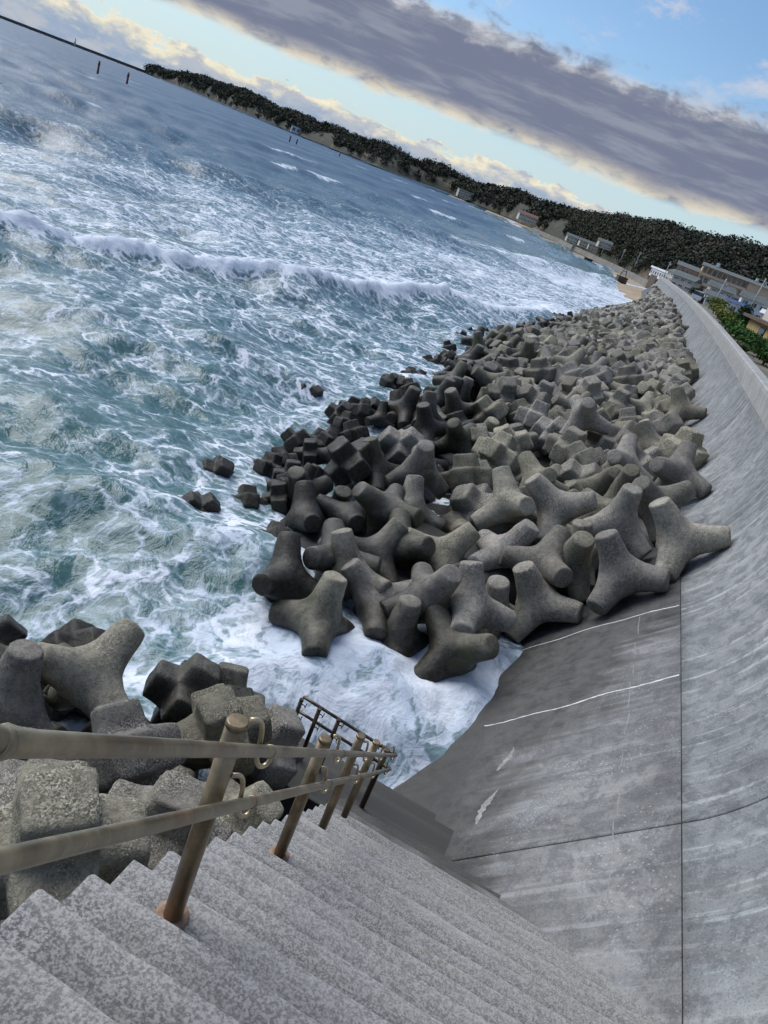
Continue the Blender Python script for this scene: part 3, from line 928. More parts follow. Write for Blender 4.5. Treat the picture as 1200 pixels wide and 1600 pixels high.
('F',4,-5.57,27.53,0.85,0.924,-0.107,0.076,0.358),('F',4,-4.27,27.32,1.4,0.873,-0.04,0.388,-0.294),('F',6,-3.51,27.63,1.22,0.429,0.446,-0.201,0.759),
('F',6,-2.42,27.21,1.63,-0.003,0.04,-0.023,0.999),('F',4,-1.46,27.62,1.61,-0.061,0.102,-0.116,0.986),('F',6,-0.74,27.11,1.63,0.209,0.144,0.212,0.944),
('F',4,-5.64,28.3,0.8,-0.297,0.181,-0.211,0.914),('F',6,-4.65,28.4,1.28,0.706,0.112,0.164,-0.68),('F',4,-1.82,28.47,1.46,-0.223,-0.126,0.838,-0.481),
('F',6,-0.97,28.12,2.31,0.904,0.205,-0.161,0.337),('F',6,0.03,28.03,2.3,0.993,0.076,0.047,-0.076),('F',6,1.67,28.02,2.71,-0.493,0.438,-0.017,0.752),
('F',4,-5.45,29.28,0.43,0.509,-0.021,0.047,0.859),('F',6,-4.78,29.24,1.21,-0.36,0.185,-0.14,0.904),('F',6,-3.89,29.19,1.16,0.887,-0.011,0.419,-0.192),
('F',6,-1.56,29.3,1.91,0.808,-0.293,0.257,0.442),('F',6,0.26,29.09,2.33,0.548,0.399,-0.321,0.662),('F',6,1.6,29.13,2.52,0.936,-0.055,0.05,-0.345),
('F',4,-5.92,30.14,0.52,0.594,-0.071,-0.107,0.794),('F',4,-3.9,30.32,1.0,-0.193,-0.028,0.957,0.217),('F',6,-3.07,30.15,1.9,0.075,0.524,-0.171,0.831),
('F',4,-2.13,30.07,1.88,0.576,-0.259,0.729,0.266),('F',6,-0.99,29.88,2.43,0.874,0.04,-0.44,-0.202),('F',4,0.13,30.18,2.42,-0.027,0.834,-0.544,0.093),
('F',6,1.9,30.08,3.03,0.921,-0.21,0.206,-0.255),('F',4,-6.19,31.31,0.47,-0.07,0.295,-0.128,0.944),('F',6,-3.72,31.15,1.09,0.714,-0.331,0.388,0.48),
('F',6,-2.69,30.93,1.62,0.683,0.279,-0.327,-0.591),('F',6,-1.93,31.09,2.05,0.184,0.357,-0.14,0.905),('F',6,0.04,31.12,2.74,0.854,-0.162,-0.197,0.453),
('F',6,0.92,30.8,2.65,0.933,-0.2,0.069,-0.291),('F',6,1.79,31.02,2.88,0.658,0.457,0.351,-0.485),('F',4,-5.84,32.18,0.7,0.906,-0.063,0.299,0.291),
('F',6,-4.36,31.8,1.2,0.928,0.112,-0.169,-0.312),('F',4,-2.99,31.8,1.72,0.732,0.435,0.194,-0.486),('F',6,-1.77,32.08,1.93,0.583,-0.286,0.36,0.67),
('F',4,-0.89,31.76,2.16,0.079,0.804,-0.056,-0.586),('F',4,-0.41,31.97,2.54,0.594,0.438,0.208,0.642),('F',6,0.85,31.82,2.65,0.86,0.004,0.484,-0.165),
('F',6,1.7,31.85,3.06,0.966,0.138,0.08,-0.204),('F',6,-4.18,32.77,1.2,0.924,0.373,-0.089,0.02),('F',6,-2.81,33.01,1.76,-0.211,-0.538,0.08,0.813),
('F',4,-2.33,32.91,2.26,0.848,-0.101,0.221,0.471),('F',4,-0.94,32.94,2.17,-0.014,-0.106,-0.41,0.906),('F',6,-0.13,32.82,2.72,0.579,0.259,-0.47,-0.614),
('F',6,0.7,33.01,2.69,-0.252,0.32,-0.079,0.91),('F',4,-6.41,33.8,0.65,0.737,0.056,0.038,0.673),('F',6,-5.29,33.62,0.86,-0.466,0.216,0.384,0.767),
('F',6,-4.18,33.69,1.03,0.911,-0.267,-0.225,0.217),('F',4,-3.36,33.81,1.79,0.844,-0.118,-0.328,-0.407),('F',6,-2.54,33.96,2.08,0.394,-0.39,-0.23,0.8),
('F',4,-1.35,33.95,2.2,-0.09,0.695,0.222,-0.678),('F',6,-0.3,33.77,2.33,0.416,0.083,-0.33,0.844),('F',4,0.61,33.94,2.54,0.6,-0.104,0.045,-0.792),
('F',6,1.69,33.9,3.12,0.573,-0.276,-0.256,-0.728),('F',4,-6.46,34.61,1.08,0.926,0.088,-0.221,-0.294),('F',6,-5.45,34.5,1.06,0.7,0.252,-0.434,0.508),
('F',4,-4.37,34.7,1.65,-0.183,-0.104,-0.202,0.957),('F',6,-3.38,34.71,1.92,-0.398,-0.226,0.456,0.764),('F',6,-2.29,34.83,2.24,0.905,-0.411,0.111,0.02),
('F',4,-1.71,34.41,2.03,0.18,-0.198,-0.279,0.922),('F',6,-0.71,34.62,2.41,0.846,-0.062,-0.386,-0.363),('F',6,0.54,35.04,2.74,0.636,-0.021,-0.468,0.613),
('F',4,-6.44,35.65,0.79,0.684,0.079,0.131,0.713),('F',6,-5.61,35.42,1.17,0.789,0.048,-0.437,0.429),('F',6,-4.73,35.75,1.33,0.57,-0.245,0.117,0.776),
('F',6,-3.63,35.59,1.56,0.791,-0.099,-0.361,0.484),('F',6,-2.53,35.62,2.08,0.642,0.021,-0.265,-0.719),('F',4,-1.5,35.77,2.07,0.828,-0.226,0.005,0.513),
('F',6,-0.59,35.56,2.74,0.357,0.195,0.314,0.858),('F',6,0.11,35.87,2.66,0.139,0.101,-0.104,0.98),('F',6,1.4,35.75,3.0,0.586,0.335,0.044,0.737),
('F',4,-6.28,36.73,1.07,0.914,-0.108,0.138,-0.366),('F',4,-5.57,36.69,1.29,-0.275,0.196,0.101,0.936),('F',6,-4.59,36.55,1.58,0.498,0.329,-0.218,0.772),
('F',6,-2.72,36.68,2.24,0.801,-0.421,0.305,-0.298),('F',4,-1.66,36.81,2.18,-0.491,0.653,0.29,0.498),('F',6,-0.67,36.65,2.46,0.909,-0.344,0.151,0.179),
('F',6,0.44,36.76,2.57,-0.155,0.199,0.098,0.963),('F',6,0.96,36.51,2.92,-0.002,-0.016,0.307,0.952),('F',6,2.04,36.41,3.29,0.57,-0.091,-0.274,0.769),
('F',4,-6.74,37.49,0.99,0.903,0.111,0.065,0.41),('F',4,-5.54,37.82,1.3,0.254,0.351,-0.268,0.86),('F',6,-4.64,37.41,1.62,0.897,0.141,-0.109,-0.404),
('F',6,-3.66,37.53,1.56,-0.14,-0.27,-0.31,0.901),('F',4,-2.21,37.7,2.02,0.422,0.076,0.217,0.877),('F',6,-0.84,37.61,2.52,-0.44,-0.164,-0.299,0.83),
('F',6,1.24,37.38,2.89,0.622,-0.429,0.171,-0.632),('F',6,2.02,37.35,3.26,-0.254,-0.13,0.51,0.811),('F',4,-7.44,38.36,0.76,0.723,-0.146,0.086,0.67),
('F',6,-5.84,38.59,1.1,0.698,-0.265,-0.423,-0.513),('F',6,-4.96,38.54,1.54,0.647,-0.103,-0.466,-0.594),('F',6,-4.11,38.29,1.84,0.56,-0.192,0.364,0.719),
('F',6,-1.81,38.32,2.4,0.908,-0.328,0.18,0.189),('F',6,-1.05,38.48,2.57,0.02,0.313,-0.338,0.887),('F',4,-0.04,38.63,2.54,0.546,-0.626,-0.521,-0.197),
('F',6,0.76,38.42,3.02,-0.284,0.134,-0.264,0.912),('F',6,1.77,38.27,3.1,0.658,0.145,0.175,0.718),('F',4,-6.52,39.39,1.22,0.939,-0.013,0.114,-0.324),
('F',6,-5.57,39.46,1.46,0.064,-0.297,-0.183,0.935),('F',4,-3.52,39.12,1.95,0.645,-0.397,0.057,0.651),('F',4,-2.87,39.85,2.04,0.126,0.867,-0.194,0.442),
('F',6,-0.81,39.38,2.45,0.31,0.347,-0.112,0.878),('F',6,0.09,39.31,2.89,-0.331,0.401,-0.423,0.742),('F',6,1.12,39.19,2.89,0.848,-0.382,0.105,0.353),
('F',6,1.89,39.5,3.21,0.593,0.014,0.211,-0.777),('F',6,-5.59,40.37,1.35,0.758,0.082,0.492,-0.42),('F',6,-1.54,40.32,2.2,0.265,-0.029,0.257,0.929),
('F',6,-0.43,40.3,2.53,-0.25,-0.214,-0.14,0.934),('F',4,0.16,40.16,2.87,0.505,-0.362,0.297,0.725),('F',6,1.07,40.45,3.09,-0.403,0.412,-0.022,0.817),
('F',6,1.96,40.58,3.11,0.058,-0.179,0.34,0.921),('F',4,-6.87,41.43,0.83,-0.491,-0.175,0.069,0.851),('F',6,-3.65,41.05,1.72,-0.451,-0.241,-0.346,0.787),
('F',6,-2.84,41.34,2.13,0.799,-0.374,-0.208,-0.422),('F',6,-0.81,41.32,2.56,0.889,-0.109,-0.156,-0.417),('F',6,0.88,41.42,2.92,0.513,-0.107,-0.362,-0.771),
('F',6,1.99,41.54,3.3,0.893,0.408,0.064,0.179),('F',4,-6.58,42.36,0.88,0.863,0.012,0.303,0.403),('F',6,-5.56,42.33,1.38,0.469,0.026,0.035,0.882),
('F',6,-4.63,42.08,1.59,0.975,-0.054,-0.138,-0.163),('F',4,-3.46,42.14,1.84,0.445,0.016,-0.224,0.867),('F',6,-2.69,42.19,2.13,0.422,0.08,0.47,0.771),
('F',6,-1.55,42.21,2.31,0.401,0.356,-0.308,0.786),('F',6,-0.52,42.12,2.51,0.588,-0.01,0.514,-0.624),('F',6,0.39,42.24,2.87,0.977,-0.053,-0.17,0.113),
('F',6,1.27,42.53,3.22,0.825,0.108,0.518,-0.197),('F',4,-6.26,42.96,0.86,0.844,-0.048,0.135,-0.518),('F',6,-5.52,43.27,1.37,0.701,-0.475,0.131,-0.515),
('F',6,-4.56,43.29,1.45,0.941,-0.203,0.255,0.09),('F',6,-2.36,42.9,2.12,0.563,0.296,0.271,0.723),('F',6,-1.53,43.24,2.26,0.646,-0.179,0.355,0.651),
('F',6,0.14,43.11,2.87,0.905,-0.376,0.188,-0.057),('F',4,-6.46,44.0,0.99,0.197,-0.01,-0.187,0.962),('F',6,-5.38,44.22,1.23,0.897,-0.156,0.396,-0.117),
('F',6,-3.63,43.93,1.62,-0.351,0.385,-0.102,0.847),('F',4,-2.7,43.88,2.09,0.565,-0.139,-0.157,-0.798),('F',6,-1.59,44.4,2.36,0.511,-0.388,-0.072,0.764),
('F',6,-0.69,43.96,2.52,-0.156,0.316,-0.341,0.871),('F',6,0.36,43.97,2.81,0.931,0.222,-0.039,0.288),('F',4,-6.28,45.03,0.94,0.553,-0.08,0.079,0.825),
('F',6,-5.05,45.3,1.32,0.936,0.064,-0.338,-0.066),('F',6,-4.2,45.05,1.52,0.738,0.222,-0.27,-0.577),('F',4,-3.4,44.93,1.87,0.852,-0.175,-0.456,-0.188),
('F',6,-2.38,44.81,1.93,0.809,0.017,0.133,0.572),('F',6,-1.3,45.31,2.5,0.175,-0.47,0.002,0.865),('F',6,0.57,44.97,2.73,0.744,-0.286,0.365,0.481),
('F',6,1.74,44.75,3.1,0.686,-0.346,0.105,0.631),('F',4,-6.29,45.91,1.03,-0.264,-0.09,-0.229,0.933),('F',4,-5.6,46.01,1.33,0.839,-0.013,0.541,0.049),
('F',6,-4.26,46.01,1.4,0.678,-0.253,0.36,0.589),('F',6,-3.26,45.9,1.89,0.819,-0.186,0.51,-0.188),('F',6,-2.14,45.55,2.18,0.97,0.025,-0.217,0.106),
('F',6,-0.22,45.97,2.58,0.794,-0.21,-0.493,-0.287),('F',4,0.61,45.96,2.99,0.854,0.423,-0.247,-0.174),('F',6,1.72,45.72,3.08,-0.343,-0.128,-0.44,0.82),
('F',4,-6.28,46.93,0.92,-0.467,-0.07,0.016,0.881),('F',4,-4.84,46.94,1.49,0.928,0.167,0.327,-0.068),('F',6,-3.88,46.74,1.76,-0.458,0.163,0.417,0.768),
('F',4,-3.13,46.98,1.87,0.159,-0.473,0.031,0.866),('F',4,-2.42,46.75,2.01,0.145,-0.635,0.757,0.055),('F',6,-1.44,46.99,2.49,0.469,0.163,0.118,0.86),
('F',4,0.14,46.88,2.5,0.522,0.25,0.208,-0.789),('F',6,1.66,46.8,3.04,0.616,-0.563,-0.171,-0.524),('F',4,-5.75,48.0,0.86,0.966,0.025,0.253,-0.045),
('F',4,-4.85,47.99,1.29,0.252,0.809,-0.128,0.516),('F',6,-4.05,47.45,1.63,0.861,0.41,-0.269,-0.138),('F',4,-3.09,47.83,1.79,-0.128,0.645,-0.605,0.449),
('F',6,-0.69,47.5,2.64,0.806,0.119,0.355,-0.458),('F',6,0.84,47.76,3.01,0.853,-0.198,-0.435,-0.211),('F',6,1.81,47.82,3.04,0.123,-0.104,0.37,0.915),
('F',4,-5.93,48.93,0.89,0.895,0.059,-0.191,-0.398),('F',4,-4.75,48.8,1.25,0.682,0.434,-0.088,-0.582),('F',4,-3.71,48.49,1.65,0.543,0.22,0.261,0.768),
('F',6,0.11,48.73,2.82,-0.382,0.012,-0.419,0.824),('F',4,1.27,48.64,2.97,0.763,-0.541,0.093,0.342),('F',4,-5.54,49.46,1.11,0.07,0.083,-0.097,0.989),
('F',4,-3.51,49.32,1.55,-0.406,0.902,-0.086,0.121),('F',6,-2.66,49.65,1.8,0.894,-0.069,-0.047,-0.441),('F',6,-1.45,49.86,2.21,0.898,-0.35,-0.192,-0.186),
('F',6,1.47,49.63,2.97,0.608,0.184,-0.076,-0.769),('F',6,-2.33,50.44,2.03,-0.393,-0.019,-0.51,0.765),('F',4,-1.31,50.84,2.41,0.068,-0.652,-0.025,0.755),
('F',6,0.49,50.26,2.76,0.917,-0.066,-0.204,-0.338),('F',6,1.54,50.52,2.89,0.924,0.226,0.227,0.209),('F',4,-4.16,51.44,1.59,0.965,0.103,0.241,-0.008),
('F',6,-3.32,51.52,1.68,0.789,-0.358,0.434,0.247),('F',6,-1.55,51.55,2.18,0.751,0.001,0.201,-0.629),('F',6,-0.43,51.48,2.66,0.893,0.176,0.256,-0.324),
('F',4,1.45,51.4,3.19,0.885,0.162,0.435,-0.043),('F',4,-5.38,52.48,0.89,0.898,-0.021,-0.24,0.369),('F',6,-3.56,52.55,1.77,0.445,-0.113,0.284,0.842),
('F',6,-2.47,52.15,1.87,0.577,0.236,0.313,-0.716),('F',6,-1.05,52.45,2.45,0.79,-0.321,-0.384,0.354),('F',6,-0.12,52.46,2.57,0.976,0.1,0.036,-0.191),
('F',6,0.65,52.22,2.94,0.658,-0.161,-0.269,-0.685),('F',6,1.57,52.37,2.91,0.957,0.225,-0.17,-0.067),('F',4,-5.38,53.31,1.02,0.966,0.155,0.206,-0.022),
('F',6,-4.05,53.57,1.59,-0.35,0.275,0.249,0.86),('F',4,-2.37,53.36,2.01,0.798,-0.215,-0.544,0.142),('F',6,-1.61,53.31,2.17,-0.192,-0.03,0.115,0.974),
('F',6,0.74,53.29,2.75,0.842,-0.413,-0.265,-0.222),('F',6,1.71,53.54,3.12,0.597,0.391,0.415,0.565),('F',4,-5.02,54.42,1.31,0.652,-0.479,0.277,0.519),
('F',6,-3.05,54.45,1.49,0.482,0.043,0.432,0.761),('F',6,-2.11,54.42,2.21,0.626,-0.238,-0.346,0.657),('F',6,0.62,54.26,3.06,0.815,-0.282,-0.472,-0.184),
('F',6,1.53,54.38,3.1,0.914,-0.4,0.02,0.063),('F',6,-4.91,55.37,1.27,0.602,0.055,0.153,0.782),('F',6,-3.5,55.21,1.82,0.979,-0.082,-0.12,0.139),
('F',6,-1.95,55.42,2.01,0.884,-0.235,0.394,0.092),('F',6,-1.08,55.28,2.35,0.088,-0.305,0.056,0.947),('F',6,-0.26,55.13,2.8,0.836,0.337,0.011,0.433),
('F',6,1.62,55.42,3.05,0.487,0.18,-0.454,0.724),('F',4,-5.36,56.21,1.2,0.176,-0.013,-0.139,0.975),('F',6,-4.27,56.39,1.37,0.822,-0.19,-0.525,-0.112),
('F',4,-0.39,56.21,2.68,-0.027,0.481,-0.002,0.876),('F',4,1.43,56.47,3.15,0.701,-0.153,0.041,-0.695),('U',4,0.1,13.34,1.62,0.793,-0.29,0.219,0.489),
('U',4,0.67,14.5,1.55,0.069,-0.152,-0.062,0.984),('U',4,0.44,16.01,1.25,-0.147,0.341,0.281,0.885),('U',4,0.53,16.79,1.51,0.712,0.165,0.29,-0.617),
('G',6,-2.11,2.5,1.96,-0.488,0.285,0.028,0.825),('G',6,-3.21,4.08,1.41,0.85,-0.187,0.129,0.475),('G',6,-2.99,4.6,0.89,0.085,0.256,0.109,0.957),
('G',6,-2.28,4.37,1.23,-0.177,-0.305,-0.043,0.935),('G',6,-4.69,5.43,0.71,-0.155,-0.042,0.483,0.861),('G',6,-3.91,5.11,0.72,0.761,0.281,0.212,-0.544),
('G',6,-2.19,5.19,1.04,0.768,0.131,0.215,-0.588),('G',6,-5.46,6.31,0.23,-0.23,0.203,0.319,0.897),('G',6,-4.75,6.03,0.21,0.944,0.133,0.044,0.299)]
LABELS = {
"T1": "grey tetrapod lying on the slope, last but one of the front row before the wall",
"T2": "grey tetrapod with three splayed legs at the bottom of the row on the dark slope",
"T3": "grey tetrapod whose arm reaches onto the curved wall, nearest the wall",
"T4": "grey tetrapod just behind the front row, one leg raised towards the wall",
"T5": "grey tetrapod with flat leg end facing up between the two front slope tetrapods",
"T6": "pale grey tetrapod standing above the front row with one leg end facing the steps",
"T7": "grey Y-shaped tetrapod right of the palest standing one",
"T8": "grey tetrapod lying on its side in front of the pale standing one",
"T9": "grey tetrapod standing at the corner where blocks, slope and surf meet",
"T10": "grey tetrapod beside the wall behind the one touching it, arm to the right",
"T11": "grey tetrapod half hidden behind the two tetrapods nearest the wall",
"T12": "dark tetrapod at the water edge with arms left and right, middle of the seaward front",
"T13": "dark tetrapod with single upright leg, leftmost in the foam of the front row",
"T14": "dark upright tetrapod leg rising from the foam in the front row",
"T15": "dark tetrapod leaning in the foam at the foot of the slope",
"T16": "dark tetrapod alone in the surf at the left front of the pile",
"T18": "dark tetrapod with one leg up and one end facing left near the surf",
"T19": "dark tetrapod with round leg end facing the steps behind the leftmost pair",
"T20": "dark tetrapod with long arm raised to the left in the seaward front",
"T21": "dark brown tall tetrapod in the middle of the seaward front",
"T22": "brown tetrapod with round leg end facing the steps beside the dark gap",
"T24": "large dark tetrapod with pale streaks standing with legs spread in the seaward pile",
"T25": "dark tetrapod left of the large spread-legged one",
"T36": "large pale tetrapod lying on top of the middle of the pile",
"T38": "pale tetrapod leaning to the right behind the large pale one",
"T39": "grey tetrapod standing against the wall in the middle distance",
"T40": "pale tetrapod sticking up on the crest of the middle pile",
"T51": "smooth tetrapod pointing at the surf in the heap left of the steps",
"L1": "tall smooth tetrapod leg at the left picture edge in the heap by the steps",
"L2": "square rough block with flat pale face in the heap left of the steps",
"L4": "dark squarish block nearest the foot guard rail",
"L8": "big speckled block right beside the steps below the upper rail",
"L9": "speckled block beside the steps next to the nearest post",
"H1": "pale block with square leg facing the steps, in front of the large pale tetrapod",
"H6": "dark square-legged block leaning on the wall",
"H10": "brown square-legged block on the seaward edge left of the spread-legged tetrapod",
"H12": "brown block with corner upward in the middle of the pile",
"H13": "pale lichen-covered block right of the brown corner-up block",
"A0": "single black block standing out of the surf off the pile",
"A1": "black block awash farther out than the single one",
"L3": "dark wet block behind the smooth tetrapod in the heap left of the steps",
"L5": "dark cross-shaped block at the surf edge of the heap left of the steps",
"L21": "low dark block at the waterline behind the smooth tetrapod left of the steps",
"L22": "grey block between the nearest post and the foot guard rail",
"L23": "dark square block end at the seaward tip of the heap by the steps",
"L11": "speckled block half hidden behind the big one below the upper rail",
"L12": "block seen between the two rails just right of the nearest post"
}
ZONES = [
    (lambda k, x, y, z: y < 8.5 and x < -1, {6: ('rough six-legged concrete block in the heap left of the steps', 'blocks heaped left of the steps'), 4: ('smooth tetrapod in the heap left of the steps', 'tetrapods left of the steps')}),
    (lambda k, x, y, z: y < 20 and z < .6 and x < np.interp(y, ES, EN) + 1.6, {6: ('black wet block awash off the nearest part of the pile', 'blocks awash by the near pile'), 4: ('dark wet tetrapod half sunk in the surf beside the nearest part of the pile', 'tetrapods awash by the near pile')}),
    (lambda k, x, y, z: y < 36 and z < .6 and x < np.interp(y, ES, EN) + 1.6, {6: ('black wet block awash off the middle of the pile', 'blocks awash by the middle pile'), 4: ('dark wet upright tetrapod in the surf at the edge of the middle pile', 'tetrapods awash by the middle pile')}),
    (lambda k, x, y, z: z < .6 and x < np.interp(y, ES, EN) + 1.6, {6: ('small-looking black block awash at the far end of the pile edge', 'blocks awash by the far pile'), 4: ('small-looking dark upright tetrapod in the surf at the far pile edge', 'tetrapods awash by the far pile')}),
    (lambda k, x, y, z: y < 20, {6: ('grey six-legged block wedged low between the nearest tetrapods', 'blocks low in the near pile'), 4: ('grey tetrapod wedged low in the nearest part of the pile', 'tetrapods low in the near pile')}),
    (lambda k, x, y, z: y < 36 and x < -3, {6: ('brown stained six-legged block on the seaward half of the middle pile', 'seaward blocks in the middle pile'), 4: ('brown stained tetrapod with one leg up on the seaward half of the middle pile', 'seaward tetrapods in the middle pile')}),
    (lambda k, x, y, z: y < 36, {6: ('pale grey six-legged block on the wall side of the middle pile', 'wall-side blocks in the middle pile'), 4: ('pale grey tetrapod on the wall side of the middle pile', 'wall-side tetrapods in the middle pile')}),
    (lambda k, x, y, z: x < -3, {6: ('small-looking distant block on the seaward side of the far pile', 'seaward blocks in the far pile'), 4: ('small-looking distant tetrapod on the seaward side of the far pile', 'seaward tetrapods in the far pile')}),
    (lambda k, x, y, z: True, {6: ('small-looking distant grey block near the wall in the far pile', 'wall-side blocks in the far pile'), 4: ('small-looking distant grey tetrapod near the wall in the far pile', 'wall-side tetrapods in the far pile')}),
]
for i, (nm, k, x, y, z, qw, qx, qy, qz) in enumerate(BLOCKS):
    me = (TET if k == 4 else HEX)[i % (4 if k == 4 else 5)]
    o = bpy.data.objects.new('tetrapod' if k == 4 else 'six_leg_block', me)
    COL.objects.link(o)
    o.location = (x, y, z)
    o.rotation_mode = 'QUATERNION'
    if nm[0] in 'LG' or nm == 'T51': o.scale = (.74, .74, .74) if k == 6 and nm != 'L8' else (.82, .82, .82)
    if nm[0] == 'A': o.scale = (.68, .68, .68) if y > 12 else (.5, .5, .5)
    o.rotation_quaternion = (qw, qx, qy, qz)
    cat = 'tetrapod' if k == 4 else 'concrete block'
    if nm in LABELS:
        tag(o, LABELS[nm], cat, 'tetrapods of the breakwater' if k == 4 else 'six-legged blocks of the breakwater')
    else:
        for test, lab in ZONES:
            if test(k, x, y, z):
                tag(o, lab[k][0], cat, lab[k][1])
                break

def pile_z(x, y):
    e = np.interp(y, ES, EN)
    w = 2.3 + off(y)
    fr = min(1, max(0, (x - e) / (w - e)))
    zw = np.interp(y, [10, 15, 22, 35, 160], [-4.9, -4.6, -4.2, -3.85, -3.7])
    return .25 + (zw + 6.75) * fr ** .85


# the rest of the breakwater, too far off to tell one block from the next
nr = np.random.default_rng(4)


def mesh_arrays(me):
    v_ = np.empty(len(me.vertices) * 3, np.float32)
    me.vertices.foreach_get('co', v_)
    me.calc_loop_triangles()
    f_ = np.empty(len(me.loop_triangles) * 3, np.int32)
    me.loop_triangles.foreach_get('vertices', f_)
    return v_.reshape(-1, 3), f_.reshape(-1, 3)


def rand_rot(n):
    q = nr.normal(size=(n, 4))
    q /= np.linalg.norm(q, axis=1)[:, None]
    w, x, y, z = q.T
    return np.stack([np.stack([1 - 2 * (y * y + z * z), 2 * (x * y - z * w), 2 * (x * z + y * w)], 1),
                     np.stack([2 * (x * y + z * w), 1 - 2 * (x * x + z * z), 2 * (y * z - x * w)], 1),
                     np.stack([2 * (x * z - y * w), 2 * (y * z + x * w), 1 - 2 * (x * x + y * y)], 1)], 1)


VT, FT = mesh_arrays(TET_LO)
VH, FH = mesh_arrays(HEX_LO)
for (vv, ff, nm, lab, mat, share) in ((VT, FT, 'distant_tetrapods', 'mass of distant tetrapods running on along the sea wall', M_TET, .45), (VH, FH, 'distant_blocks', 'mass of distant six-legged blocks running on along the sea wall', M_HEX, .55)):
    pts = []
    y = 57 + .4
    while y < 166:
        e, w = np.interp(y, ES, EN), 2.2 + off(y)
        x = e
        while x < w:
            if nr.random() < share:
                xx, yy = x + nr.uniform(-.3, .3), y + nr.uniform(-.3, .3)
                pts.append((xx, yy, pile_z(xx, yy) + nr.uniform(-.25, .3)))
            x += .92
        y += .9
    pts = np.array(pts)
    RM = rand_rot(len(pts))
    V = (np.einsum('nij,kj->nki', RM, vv) + pts[:, None]).reshape(-1, 3)
    F = (ff[None] + (np.arange(len(pts)) * len(vv))[:, None, None]).reshape(-1, 3)
    o = link(nm, mesh_np(nm, V, F), None, mat)
    tag(o, lab, 'concrete blocks', kind='stuff')

# rubble core under the blocks, shade of the gaps put into its colour
M_CORE = plain('shaded_wet_rubble', (.016, .016, .015), .8, 0, .5, 3, .8)
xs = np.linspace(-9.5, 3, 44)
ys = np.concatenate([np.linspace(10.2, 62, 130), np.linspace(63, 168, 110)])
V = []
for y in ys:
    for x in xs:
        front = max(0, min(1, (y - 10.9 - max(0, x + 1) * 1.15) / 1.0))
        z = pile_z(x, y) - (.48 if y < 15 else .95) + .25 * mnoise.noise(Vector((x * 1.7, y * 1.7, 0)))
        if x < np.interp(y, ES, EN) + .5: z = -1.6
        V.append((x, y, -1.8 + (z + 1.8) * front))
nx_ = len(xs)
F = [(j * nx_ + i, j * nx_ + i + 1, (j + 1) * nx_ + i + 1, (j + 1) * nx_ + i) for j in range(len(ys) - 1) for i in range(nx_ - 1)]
tag(link('rubble_core', mesh_np('rubble_core', V, F), None, M_CORE), 'wet rubble under the concrete blocks, coloured black for gap shade', 'rubble', kind='structure')
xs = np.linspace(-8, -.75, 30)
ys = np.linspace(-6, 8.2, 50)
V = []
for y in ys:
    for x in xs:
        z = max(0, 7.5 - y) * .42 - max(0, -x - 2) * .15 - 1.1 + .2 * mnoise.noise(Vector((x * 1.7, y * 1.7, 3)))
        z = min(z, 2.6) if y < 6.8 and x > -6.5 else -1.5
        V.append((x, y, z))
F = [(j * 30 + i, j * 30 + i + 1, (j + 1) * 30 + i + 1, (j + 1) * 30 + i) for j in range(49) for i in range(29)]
tag(link('rubble_bed', mesh_np('rubble_bed', V, F), None, M_CORE), 'wet rubble under the blocks left of the steps, coloured black for gap shade', 'rubble', kind='structure')

# ------------------------------------------------------------------ sea
def vnoise(x, y, seed=0):
    xi, yi = np.floor(x).astype(np.int64), np.floor(y).astype(np.int64)
    fx, fy = x - xi, y - yi
    fx, fy = fx * fx * (3 - 2 * fx), fy * fy * (3 - 2 * fy)

    def h(a_, b_):
        n = (a_ * 374761393 + b_ * 668265263 + seed * 1442695041) & 0xffffffff
        n = ((n ^ (n >> 13)) * 1274126177) & 0xffffffff
        return ((n ^ (n >> 16)) & 0xffff) / 65535.0
    return (h(xi, yi) * (1 - fx) + h(xi + 1, yi) * fx) * (1 - fy) + (h(xi, yi + 1) * (1 - fx) + h(xi + 1, yi + 1) * fx) * fy


def fbm(x, y, seed=0, o=4):
    s_, a_, t_ = 0, .5, 0
    for k in range(o):
        s_ = s_ + a_ * vnoise(x * 2 ** k + 17.3 * k, y * 2 ** k - 9.1 * k, seed + k)
        t_ += a_
        a_ *= .5
    return s_ / t_


NR, NA = 960, 540
rr_ = 3.0 * (9000 / 3.0) ** (np.arange(NR) / (NR - 1))
aa = np.radians(np.linspace(-88, 34, NA))
RR, AA = np.meshgrid(rr_, aa, indexing='ij')
X, Y = RR * np.sin(AA), RR * np.cos(AA)
q_ = -.963 * X + .268 * Y
l_ = .268 * X + .963 * Y
wob = (fbm(l_ / 22, q_ / 60, 3, 3) - .5) * 7 + (fbm(l_ / 5, q_ / 30, 7, 2) - .5) * 1.1
qq = q_ + wob
CR = [-12, 4.0, 25.2, 61, 98, 140, 188, 240, 300] + [300 + 70 * k for k in range(1, 130)]
ph = np.interp(qq, CR, np.arange(len(CR)))
ph = ph + .07 * np.sin(2 * np.pi * ph)
crest = ((1 + np.cos(2 * np.pi * ph)) / 2) ** 3.2
amp = np.interp(q_, [0, 10, 20, 25, 40, 61, 100, 250, 800, 3000], [.05, .12, .5, .72, .6, 1.1, .95, 1.0, .9, .5])
mod = .8 + .5 * fbm(l_ / 45, q_ / 25, 11, 3)
H = amp * crest * mod - .1 * amp
dr = RR * .0085
